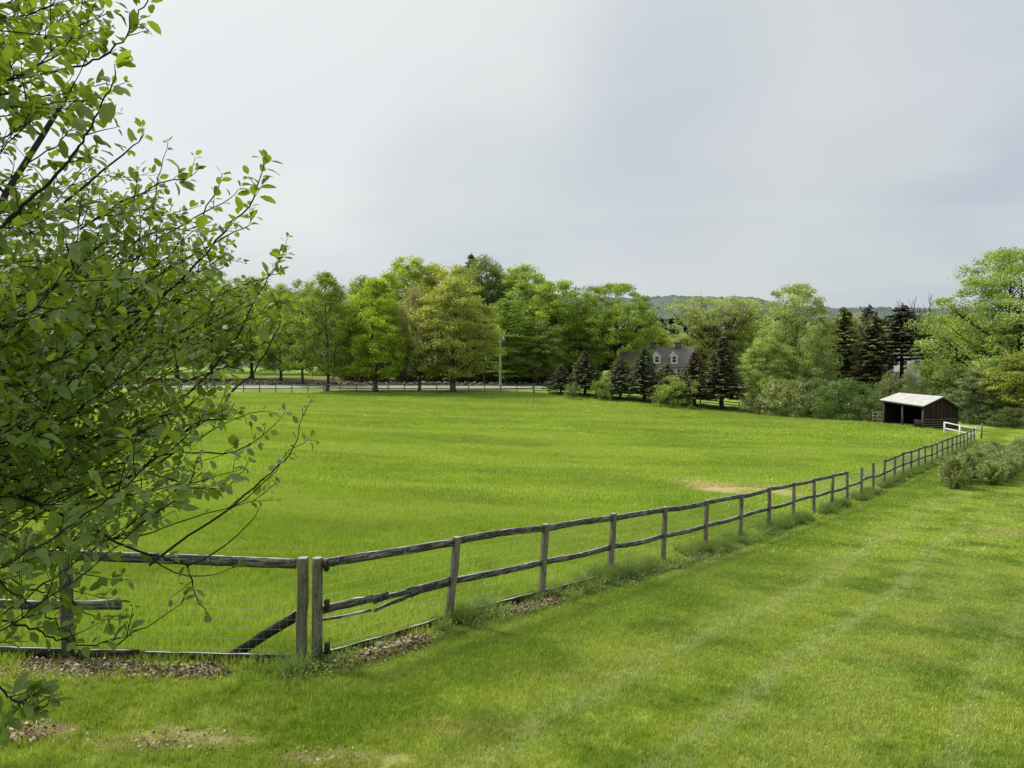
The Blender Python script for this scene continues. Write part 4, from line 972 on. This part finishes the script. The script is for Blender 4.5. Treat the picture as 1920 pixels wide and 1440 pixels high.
shoot([(60,960),(150,905),(240,880),(330,900),(400,920),(440,900),(465,865)],3.9,4.1,.007,.0018,4,.14,1.,.05)
shoot([(-60,1260),(-10,1290),(40,1320),(75,1330),(95,1300)],2.5,2.6,.006,.002,3,.10,1.15,.06)
shoot([(-60,1400),(0,1360),(40,1320),(70,1300)],2.6,2.6,.005,.002,2,.08,1.2,.06)
shoot([(150,1010),(230,1010),(320,985),(400,960),(470,940),(520,905)],4.6,4.7,.006,.0016,3,.14,1.,.05)
for pts,D in (([(200,520),(300,450),(380,400),(430,372),(452,352)],4.3),([(230,560),(340,490),(420,445),(462,425),(478,405)],4.0),([(260,620),(360,580),(440,540),(500,520),(528,508)],4.4),
   ([(150,430),(230,380),(300,345),(345,335),(372,318)],3.9),([(120,380),(190,320),(240,285),(262,262),(270,240)],3.6),([(250,680),(350,650),(440,610),(495,585),(530,560)],4.7),([(240,740),(330,720),(420,690),(470,655),(505,640)],4.2),
   ([(-60,300),(20,250),(80,215),(130,200),(175,180)],3.2),([(-60,120),(10,90),(80,70),(120,40),(150,5)],3.3),([(-60,240),(40,190),(120,175),(180,160),(235,155)],3.5),([(-60,70),(30,40),(90,10),(130,-20)],3.0),
   ([(-60,380),(40,320),(110,270),(140,235),(165,215)],3.7),([(280,880),(360,830),(430,790),(480,770),(520,775)],4.5)):
    shoot(pts,D,D+.15,.006,.0016,7,.14,1.05,.035)
# filling limbs inside the outline
poly=[(80,-10),(210,20),(200,120),(185,230),(235,320),(320,350),(400,400),(460,450),(490,520),(485,620),(470,680),(420,730),(400,800),(430,850),(430,920),(330,980),(260,1010),(190,1070),(120,1120),(60,1180),(20,1250),(-60,1280)]
def inside(x,y):
    c=False; n=len(poly); j=n-1
    for i in range(n):
        xi,yi=poly[i]; xj,yj=poly[j]
        if (yi>y)!=(yj>y) and x<(xj-xi)*(y-yi)/(yj-yi)+xi: c=not c
        j=i
    return c or x<0
cnt=0
while cnt<225:
    ex=r.uniform(-120,480) if cnt<150 else r.uniform(160,500); ey=r.uniform(-40,1260)
    if not inside(ex,ey): continue
    dens=np.interp(ey,[-40,150,330,450,850,980,1080,1260],[.65,.6,.85,1,1,.45,.3,.2])
    if r.uniform()>dens: continue
    D=r.uniform(2.7,5.6) if ex>40 else r.uniform(2.4,5.6)
    sxp=-80+r.uniform(-100,40); dx=ex-sxp; sy=ey+dx*r.uniform(.0,.75) if ey<950 else ey-dx*r.uniform(-.15,.45)
    mx=(sxp+ex)/2; my=(sy+ey)/2+r.uniform(10,60)
    if dx<60: sxp-=120; 
    P=[at(sxp,sy,D),at(mx,my,D+r.uniform(-.2,.2)),at(ex,ey,D+r.uniform(-.3,.3))]
    P=connect(P[0])+P
    limb(P,.0062,.0018,5.8,.25,.036,1.0,.35,True); cnt+=1
# outside the frame, so the shrub stays whole from elsewhere
for k in range(26):
    q=SP[r.integers(60,len(SP))]; a=r.uniform(pi*.6,pi*1.5); e_=q+np.array([cos(a)*1.3,sin(a)*1.0,r.uniform(.1,.9)])
    limb([q,q*.5+e_*.5+[0,0,.15],e_],.008,.002,3,.3,.05,1.,.2,True)
# leaf blades
Pm=np.array([l[0] for l in LEAF]); A=np.array([l[1] for l in LEAF]); N=np.array([l[2] for l in LEAF]); Ls=np.array([l[3] for l in LEAF])[:,None]; Tn=np.array([l[4] for l in LEAF])
S_=unit(np.cross(A,N)); N=unit(np.cross(S_,A)); wd=Ls*r.uniform(.23,.35,(len(Pm),1)); cur=r.uniform(-.28,.05,(len(Pm),1))*Ls; fold=r.uniform(.1,.5,(len(Pm),1))
st0=Pm+A*Ls*.14
def pt(f,w,s_): return st0+A*Ls*f+N*cur*f*f*1.2+S_*wd*w*s_+N*wd*w*fold
V=np.stack([Pm,st0,pt(.34,0,0),pt(.7,0,0),pt(1.0,0,0),pt(.2,.70,1),pt(.50,1,1),pt(.80,.66,1),pt(.2,.70,-1),pt(.50,1,-1),pt(.80,.66,-1)],1)
nL=len(Pm); base=(np.arange(nL)*11)[:,None]
q4=np.array([[1,2,6,5],[2,3,7,6],[2,1,8,9],[3,2,9,10]]); t3=np.array([[3,4,7],[4,3,10]])
lf.add(V.reshape(-1,3),np.vstack([base+q[None] for q in q4]),np.repeat(Tn,11))
lf.Fs[3].append(np.vstack([base+q[None] for q in t3]))
shrub=empty('leafy_shrub',tuple(root)); tag(shrub,'tall leafy shrub with oval leaves filling the left edge in the foreground','shrub')
for nm,bb,mt,smo in (('branches',br,M['darkbark'],True),('leaves',lf,M['nearleaf'],True)):
    o=bb.build(nm,mt,shrub,smo); o.location=tuple(-root)
print('shrub leaves',nL)

# ---------------------------------------------------------------- grass (uncountable: one object per kind, patches instanced on points)
def blades(r,n,size,hmin,hmax,w,bend=.5,round_=True,clumps=0):
    x=r.uniform(-size/2,size/2,n); y=r.uniform(-size/2,size/2,n)
    if clumps:
        cxy=r.uniform(-size/2,size/2,(clumps,2)); k=r.integers(0,clumps,n); x=cxy[k,0]+r.normal(0,size*.07,n); y=cxy[k,1]+r.normal(0,size*.07,n)
    a=r.uniform(0,2*pi,n); h=r.uniform(hmin,hmax,n); b=bend*h*r.uniform(.1,1,n); f=r.uniform(0,2*pi,n); ww=w*r.uniform(.6,1.3,n)/2
    sx,sy=np.cos(a)*ww,np.sin(a)*ww; bx,by=np.cos(f)*b,np.sin(f)*b
    V=np.stack([np.stack([x-sx,y-sy,-.01+0*x],1),np.stack([x+sx,y+sy,-.01+0*x],1),
      np.stack([x+bx*.35+sx*.8,y+by*.35+sy*.8,h*.55],1),np.stack([x+bx*.35-sx*.8,y+by*.35-sy*.8,h*.55],1),
      np.stack([x+bx,y+by,h*(1-.15*b/h)],1)],1).reshape(-1,3)
    q=(np.arange(n)*5)[:,None]+np.array([[0,1,2,3]]); t=(np.arange(n)*5)[:,None]+np.array([[3,2,4]])
    return V,q,t,np.repeat(np.clip(r.normal(.42,.22,n),0,1),5)
def scatter(name, patch, pts, mat, label, cat, smin=.85, smax=1.2):
    """patch: (V,quads,tris,tint); pts Nx2"""
    pts=np.asarray(pts); V,q,t,tn=patch; n0=len(V); X,Y=pts[:,0],pts[:,1]; Z=zt(X,Y)
    gx=(zt(X+.25,Y)-zt(X-.25,Y))/.5; gy=(zt(X,Y+.25)-zt(X,Y-.25))/.5
    m=len(pts); yaw=RNG.uniform(0,2*pi,m); tx=np.arctan(gy); ty=-np.arctan(gx)
    ax=np.cos(yaw)*tx+np.sin(yaw)*ty; ay=-np.sin(yaw)*tx+np.cos(yaw)*ty
    me=bpy.data.meshes.new(name); allV=np.vstack([V,np.stack([X,Y,Z],1)])
    me.vertices.add(len(allV)); me.vertices.foreach_set('co',allV.ravel().astype(np.float32))
    lo=np.concatenate([t.ravel(),q.ravel()]) if len(t) else q.ravel()
    stt=np.concatenate([np.arange(len(t))*3,len(t)*3+np.arange(len(q))*4]) if len(t) else np.arange(len(q))*4
    me.loops.add(len(lo)); me.loops.foreach_set('vertex_index',lo.astype(np.int32)); me.polygons.add(len(stt)); me.polygons.foreach_set('loop_start',stt.astype(np.int32)); me.update(calc_edges=True)
    def at_(nm,typ,arr,key='value'):
        a=me.attributes.new(nm,typ,'POINT'); a.data.foreach_set(key,np.asarray(arr).ravel().astype(np.float32 if typ!='BOOLEAN' else bool))
    at_('tint','FLOAT',np.concatenate([tn,np.zeros(m)])); at_('is_point','FLOAT',np.concatenate([np.zeros(n0),np.ones(m)]))
    rot=np.zeros((n0+m,3)); rot[n0:,0]=ax; rot[n0:,1]=ay; rot[n0:,2]=yaw; at_('rot','FLOAT_VECTOR',rot,'vector')
    sc_=np.ones(n0+m); sc_[n0:]=RNG.uniform(smin,smax,m); at_('scl','FLOAT',sc_)
    me.materials.append(mat); o=bpy.data.objects.new(name,me); COL.objects.link(o); tag(o,label,cat,kind='stuff')
    ng=bpy.data.node_groups.new(name+'_nodes','GeometryNodeTree'); ng.interface.new_socket('Geometry',in_out='INPUT',socket_type='NodeSocketGeometry'); ng.interface.new_socket('Geometry',in_out='OUTPUT',socket_type='NodeSocketGeometry')
    N_=ng.nodes; L_=ng.links; gi=N_.new('NodeGroupInput'); go=N_.new('NodeGroupOutput')
    sep=N_.new('GeometryNodeSeparateGeometry'); sep.domain='POINT'; na=N_.new('GeometryNodeInputNamedAttribute'); na.data_type='FLOAT'; na.inputs['Name'].default_value='is_point'
    cmp=N_.new('FunctionNodeCompare'); cmp.data_type='FLOAT'; cmp.operation='GREATER_THAN'; L_.new(na.outputs['Attribute'],cmp.inputs['A']); cmp.inputs['B'].default_value=.5
    L_.new(gi.outputs[0],sep.inputs['Geometry']); L_.new(cmp.outputs['Result'],sep.inputs['Selection'])
    iop=N_.new('GeometryNodeInstanceOnPoints'); L_.new(sep.outputs['Selection'],iop.inputs['Points']); L_.new(sep.outputs['Inverted'],iop.inputs['Instance'])
    nr=N_.new('GeometryNodeInputNamedAttribute'); nr.data_type='FLOAT_VECTOR'; nr.inputs['Name'].default_value='rot'
    e2r=N_.new('FunctionNodeEulerToRotation'); L_.new(nr.outputs['Attribute'],e2r.inputs[0]); L_.new(e2r.outputs[0],iop.inputs['Rotation'])
    ns=N_.new('GeometryNodeInputNamedAttribute'); ns.data_type='FLOAT'; ns.inputs['Name'].default_value='scl'; L_.new(ns.outputs['Attribute'],iop.inputs['Scale'])
    L_.new(iop.outputs['Instances'],go.inputs[0]); md=o.modifiers.new('scatter','NODES'); md.node_group=ng
    return o
def jitter_grid(x0,x1,y0,y1,d,jit=.5):
    X,Y=np.meshgrid(np.arange(x0,x1,d),np.arange(y0,y1,d)); X=X+RNG.uniform(-jit,jit,X.shape)*d; Y=Y+RNG.uniform(-jit,jit,Y.shape)*d; return X.ravel(),Y.ravel()
def view(X,Y,m=1.5): return (np.abs(X)<Y*.70+m)
rg=np.random.default_rng(9)
def baremask(X,Y):
    """keep probability near bare places"""
    k=np.ones_like(X)
    for (px,py,Yd,rx,ry,f) in ((330,1395,7.35,1.0,.22,.45),(650,1432,7.0,.8,.2,.4),(70,1375,7.5,.5,.2,.7)):
        q=at(px,py,Yd); d=np.hypot((X-q[0])/rx,(Y-q[1])/ry); k=np.where(d<1,k*(1-f),k)
    s,t=st(X,Y); k=np.where((t>.0)&(t<.32)&(s<9)&(s>0),k*.15,k); k=np.where((X<-2.3)&(Y>8.85)&(Y<9.3)&(X>-6),k*.2,k)
    return k
# lawn near
X,Y=jitter_grid(-12,22,4.6,19,.26); s,t=st(X,Y); keep=(((t>0.05))|(Y<9.25))&view(X,Y)&(Y>6.0)&(RNG.uniform(0,1,len(X))<baremask(X,Y))
scatter('lawn_grass',blades(rg,620,.42,.02,.062,.0052,.9),np.stack([X,Y],1)[keep],M['lawn_blade'],'short mown grass of the near lawn','grass')
X,Y=jitter_grid(-2,60,19,62,.62); s,t=st(X,Y); keep=(t>.15)&view(X,Y)&(s<80)
scatter('lawn_grass',blades(rg,500,.95,.02,.06,.016,.9),np.stack([X,Y],1)[keep],M['lawn_blade'],'short mown grass of the lawn farther along the fence','grass')
# shaggy grass at lower left, in front of the panel
X,Y=jitter_grid(-8,-1.0,6.6,9.2,.34); keep=(RNG.uniform(0,1,len(X))<.75*np.clip((-1.2-X)/1.5,0,1))&view(X,Y)&(RNG.uniform(0,1,len(X))<baremask(X,Y))
scatter('shaggy_grass',blades(rg,110,.4,.06,.17,.0055,.9,clumps=8),np.stack([X,Y],1)[keep],M['lawn_blade'],'longer shaggy grass in front of the fence panel','grass')
# field grass
X,Y=jitter_grid(-20,12,9.45,26,.34); s,t=st(X,Y); keep=(t<-.08)&view(X,Y)
scatter('field_grass',blades(rg,480,.52,.06,.17,.0065,.7),np.stack([X,Y],1)[keep],M['field_blade'],'tall bright grass of the near part of the field','grass')
X,Y=jitter_grid(-45,42,26,62,.8); s,t=st(X,Y); keep=(t<-.1)&view(X,Y)&(s<76)
q=at(1345,890,34); q2=at(1450,895,33.5); dq=np.minimum(np.hypot((X-q[0])/2.1,(Y-q[1])/2.4),np.hypot((X-q2[0])/1.8,(Y-q2[1])/1.7)); keep&=~((dq<1)&(RNG.uniform(0,1,len(X))<.75))
scatter('field_grass',blades(rg,440,1.2,.06,.17,.022,.7),np.stack([X,Y],1)[keep],M['field_blade'],'tall grass of the middle of the field','grass')
X,Y=jitter_grid(-85,46,62,114.6,1.7); keep=is_field(X,Y)&view(X,Y)
scatter('field_grass',blades(rg,330,2.4,.06,.17,.05,.7),np.stack([X,Y],1)[keep],M['field_blade'],'grass of the far part of the field','grass')
# weeds along the fence
M['weed']=None
def weed_mat():
    nt=newmat('fence_weeds'); t=nt.attr('tint'); c=nt.mix(t,(.15,.23,.06),(.40,.47,.18)); n=nt.noise(nt.pos(),1.2,3); c=nt.mix(nt.ramp(n,.4,.65,0,.7),c,(.20,.27,.05))
    d=nt.node('ShaderNodeBsdfDiffuse'); nt.inp(d.inputs[0],c); tr=nt.node('ShaderNodeBsdfTranslucent'); nt.inp(tr.inputs[0],nt.mix(.5,c,(.2,.35,.04)))
    m=nt.node('ShaderNodeMixShader'); m.inputs[0].default_value=.35; nt.l.new(d.outputs[0],m.inputs[1]); nt.l.new(tr.outputs[0],m.inputs[2]); return finish(nt,m.outputs[0])
M['weed']=weed_mat()
ptsl=[]
for _ in range(2600):
    s_=RNG.uniform(4.5,73); t_=RNG.normal(.12,.20)
    den=np.interp(s_,[4.5,6.8,7.3,9,16,40,73],[.12,.25,1,.7,.9,.9,.8]); den*= .45+.55*math.sin(s_*1.7)*math.sin(s_*.61+1)
    if RNG.uniform()<den and t_<.55: ptsl.append(xy(s_,t_))
for _ in range(40): ptsl.append(xy(7.45+RNG.normal(0,.25),.12+RNG.normal(0,.14)))
for _ in range(30):
    s_=RNG.choice([-.15,2.5,3.2,4.9])+RNG.normal(0,.3); ptsl.append(xy(s_,RNG.normal(.05,.12)))
scatter('fence_weeds',blades(rg,120,.34,.14,.46,.010,1.1,clumps=4),ptsl,M['weed'],'blue green weeds and tall grass growing along the fence foot','weeds',.3,1.0)
# broad leaved weeds by the first posts
def broad(r,n,size):
    V=[];Q=[];T=[]
    for i in range(n):
        p=np.array([r.normal(0,size*.3),r.normal(0,size*.3),r.uniform(.01,.13)]); d=unit(r.normal(0,1,3)); s_=unit(np.cross(d,[0,0,1.]+r.normal(0,.3,3))); l=r.uniform(.012,.03)
        k=len(V); V+= [p-d*l,p+s_*l*.5,p+d*l,p-s_*l*.5]; Q.append([k,k+1,k+2,k+3]); T+=[np.clip(r.normal(.6,.2),0,1)]*4
    return np.array(V),np.array(Q),np.zeros((0,3),int),np.array(T)
ptsl=[xy(RNG.choice([-.35,-.2,0,2.5,3.,3.6])+RNG.normal(0,.25),RNG.normal(.15,.15)) for _ in range(22)]+[(RNG.normal(-2.8,.25),RNG.normal(9.2,.05)) for _ in range(5)]
ptsl+=[xy(RNG.uniform(5,17),RNG.normal(.25,.15)) for _ in range(120)]
scatter('leafy_weeds',broad(rg,70,.36),ptsl,M['weed'],'small leaved weeds scrambling round the first posts and boards','weeds')
# dry leaf litter
def litter(r,n,size):
    V=[];Q=[];T=[]
    for i in range(n):
        p=np.array([r.uniform(-.5,.5)*size,r.uniform(-.5,.5)*size,r.uniform(.005,.045)]); d=unit(r.normal(0,1,3)*[1,1,.4]); s_=unit(np.cross(d,[0,0,1.]+r.normal(0,.6,3))); l=r.uniform(.010,.030)
        k=len(V); V+= [p-d*l,p+s_*l*.6+[0,0,.008],p+d*l,p-s_*l*.6+[0,0,.008]]; Q.append([k,k+1,k+2,k+3]); T+=[np.clip(r.normal(.5,.25),0,1)]*4
    return np.array(V),np.array(Q),np.zeros((0,3),int),np.array(T)
ptsl=[]
for (s0,s1,t0,t1,n) in ((.1,1.9,.05,.42,70),(2.6,3.2,.05,.3,14),(3.5,4.9,.08,.36,38),(5.0,6.4,.15,.38,12),(8,10.2,.32,.5,12),(10.5,13.5,.32,.5,14)):
    for _ in range(n): ptsl.append(xy(RNG.uniform(s0,s1),RNG.uniform(t0,t1)))
for _ in range(120): ptsl.append((RNG.uniform(-6.2,-3.6)+RNG.normal(0,.2),RNG.normal(9.12,.13)))
for (px,py,Yd,rx,ry,n) in ((330,1395,7.35,.9,.14,5),(60,1372,7.5,.35,.10,12),(650,1432,7.0,.7,.12,2)):
    q=at(px,py,Yd)
    for _ in range(n): ptsl.append((q[0]+RNG.normal(0,rx*.5),q[1]+RNG.normal(0,ry*.6)))
scatter('leaf_litter',litter(rg,42,.40),ptsl,M['litter'],'dry brown leaves lying along the fence foot and on bare spots','leaf litter')
# fallen stones bank beyond road: low stone wall
for i,(xa,xb) in enumerate(((-62,-30),(-30,2),(2,9))):
    b=MB(); r=np.random.default_rng(400+i); n=int((xb-xa)*5)
    for _ in range(n):
        x=r.uniform(xa,xb); s_=r.uniform(.18,.42); y=133.4+r.normal(0,.35); z=z1(x,y)+r.uniform(.0,.55)
        P=unit(r.normal(0,1,(8,3)))*s_*np.array([1,.8,.6])
        a=r.uniform(0,pi); c=np.array([[-1,-1,-1],[1,-1,-1],[1,1,-1],[-1,1,-1],[-1,-1,1],[1,-1,1],[1,1,1],[-1,1,1]])*s_*np.array([.8,.6,.45])*r.uniform(.7,1.1,(8,3))
        b.add(c@rz(a).T+[x,y,z],[[0,3,2,1],[4,5,6,7],[0,1,5,4],[1,2,6,5],[2,3,7,6],[3,0,4,7]])
    if i==0: sw=empty('stone_wall',(-62,133.4,0)); tag(sw,'low tumbled grey stone wall along the far side of the road','wall')
    o=b.build('stones',M['stone'],sw); o.location=(62,-133.4,0)
# pale stone by the fence foot
b=MB(); q=at(683,1215,9.9); rr=np.random.default_rng(5); n1,n2=7,10
V=[[.075*sin(pi*i/(n1-1))*cos(2*pi*j/n2)*(1+rr.normal(0,.05)),.06*sin(pi*i/(n1-1))*sin(2*pi*j/n2),.05*cos(pi*i/(n1-1))] for i in range(n1) for j in range(n2)]
b.add(V,[[i*n2+j,i*n2+(j+1)%n2,(i+1)*n2+(j+1)%n2,(i+1)*n2+j] for i in range(n1-1) for j in range(n2)])
X_,Y_=xy(.95,.12); o=b.build('stone',M['stone'],smooth=True,loc=(X_,Y_,z1(X_,Y_)+.04)); tag(o,'round grey stone lying in the dry leaves by the first bay of the fence','stone')

# ---------------------------------------------------------------- sky, sun, camera
SUN_EL=radians(52); sdir=unit(np.array([-.80,.45,0])); az=math.atan2(sdir[0],sdir[1])
w=bpy.data.worlds.new('World'); sc.world=w; w.use_nodes=True; w.node_tree.nodes.clear(); nt=NT(w)
sky=nt.node('ShaderNodeTexSky',sky_type='NISHITA'); sky.sun_disc=False; sky.sun_elevation=SUN_EL; sky.sun_rotation=az; sky.dust_density=3
tc=nt.node('ShaderNodeTexCoord').outputs['Generated']; X,Y,Z=nt.xyz(tc)[:3]
zz=nt.math('ADD',nt.math('MAXIMUM',Z,0),.22)
cv=nt.node('ShaderNodeCombineXYZ'); nt.inp(cv.inputs[0],nt.math('DIVIDE',X,zz)); nt.inp(cv.inputs[1],nt.math('DIVIDE',Y,zz))
p=nt.mapping(cv.outputs[0],(1,1,1),(0,0,.35),(3.1,1.7,0))
n1=nt.noise(nt.mapping(p,(.55,1.0,1)),.9,3,.48,.3); n2=nt.noise(nt.mapping(p,(.5,1.1,1),(0,0,0),(7,3,2)),1.1,4,.5,.4)
c=nt.mix(nt.ramp(n1,.38,.60),(.55,.605,.69),(.69,.735,.73))
c=nt.mix(nt.ramp(n2,.44,.66,0,.85),c,(.80,.82,.82))
dt=nt.node('ShaderNodeVectorMath',operation='DOT_PRODUCT'); nt.inp(dt.inputs[0],tc); nt.inp(dt.inputs[1],(float(sdir[0]*cos(.72)),float(sdir[1]*cos(.72)),sin(.72)))
c=nt.mix(nt.ramp(dt.outputs['Value'],.35,.9,0,.85),c,(.93,.95,.94))
def skyspot(c,px,py,lo,hi,f,col):
    d=np.array([(px-960)/F,1,(680-py)/F]); d/=np.linalg.norm(d)
    v=nt.node('ShaderNodeVectorMath',operation='DOT_PRODUCT'); nt.inp(v.inputs[0],tc); nt.inp(v.inputs[1],tuple(float(x) for x in d))
    val=nt.math('ADD',v.outputs['Value'],nt.math('MULTIPLY',nt.math('SUBTRACT',n2,.5),.07)); return nt.mix(nt.ramp(val,lo,hi,0,f),c,col)
c=skyspot(c,1260,215,.978,1.002,.75,(.57,.62,.71)); c=skyspot(c,1900,110,.975,1.0,.55,(.58,.625,.72)); c=skyspot(c,1740,425,.985,1.003,.8,(.49,.57,.65)); c=skyspot(c,1580,200,.982,1.004,.7,(.72,.75,.76)); c=skyspot(c,720,60,.95,1.0,.6,(.87,.885,.88)); c=skyspot(c,900,330,.985,1.004,.5,(.60,.665,.675)); c=skyspot(c,1450,440,.985,1.004,.5,(.66,.70,.695))
lowb=nt.ramp(Z,.22,.02,0,.5); c=nt.mix(lowb,c,(.62,.68,.70))
bg=nt.node('ShaderNodeBackground'); nt.inp(bg.inputs[0],c); bg.inputs[1].default_value=1.0
bs=nt.node('ShaderNodeBackground'); nt.inp(bs.inputs[0],sky.outputs[0]); bs.inputs[1].default_value=.10
mx=nt.node('ShaderNodeMixShader'); mx.inputs[0].default_value=.90; nt.l.new(bs.outputs[0],mx.inputs[1]); nt.l.new(bg.outputs[0],mx.inputs[2])
ow=nt.node('ShaderNodeOutputWorld'); nt.l.new(mx.outputs[0],ow.inputs[0])
sl=bpy.data.lights.new('sun','SUN'); sl.energy=4.2; sl.angle=radians(9); sl.color=(1,.965,.90)
so=bpy.data.objects.new('sun',sl); COL.objects.link(so)
from mathutils import Vector
dv=Vector((sdir[0]*cos(SUN_EL),sdir[1]*cos(SUN_EL),sin(SUN_EL))); so.rotation_euler=dv.to_track_quat('Z','Y').to_euler(); so.location=(0,0,60)
cam=bpy.data.cameras.new('camera'); co=bpy.data.objects.new('camera',cam); COL.objects.link(co); sc.camera=co
cam.sensor_width=36; cam.lens=F/1920*36; cam.clip_start=.05; cam.clip_end=8000; co.location=(0,0,CAMZ); co.rotation_euler=(pi/2-PITCH,0,0)
sc.view_settings.view_transform='Standard'; sc.view_settings.look='None'; sc.view_settings.exposure=0; sc.view_settings.gamma=1
sc.cycles.max_bounces=6; sc.cycles.diffuse_bounces=3; sc.cycles.transmission_bounces=4; sc.cycles.transparent_max_bounces=4
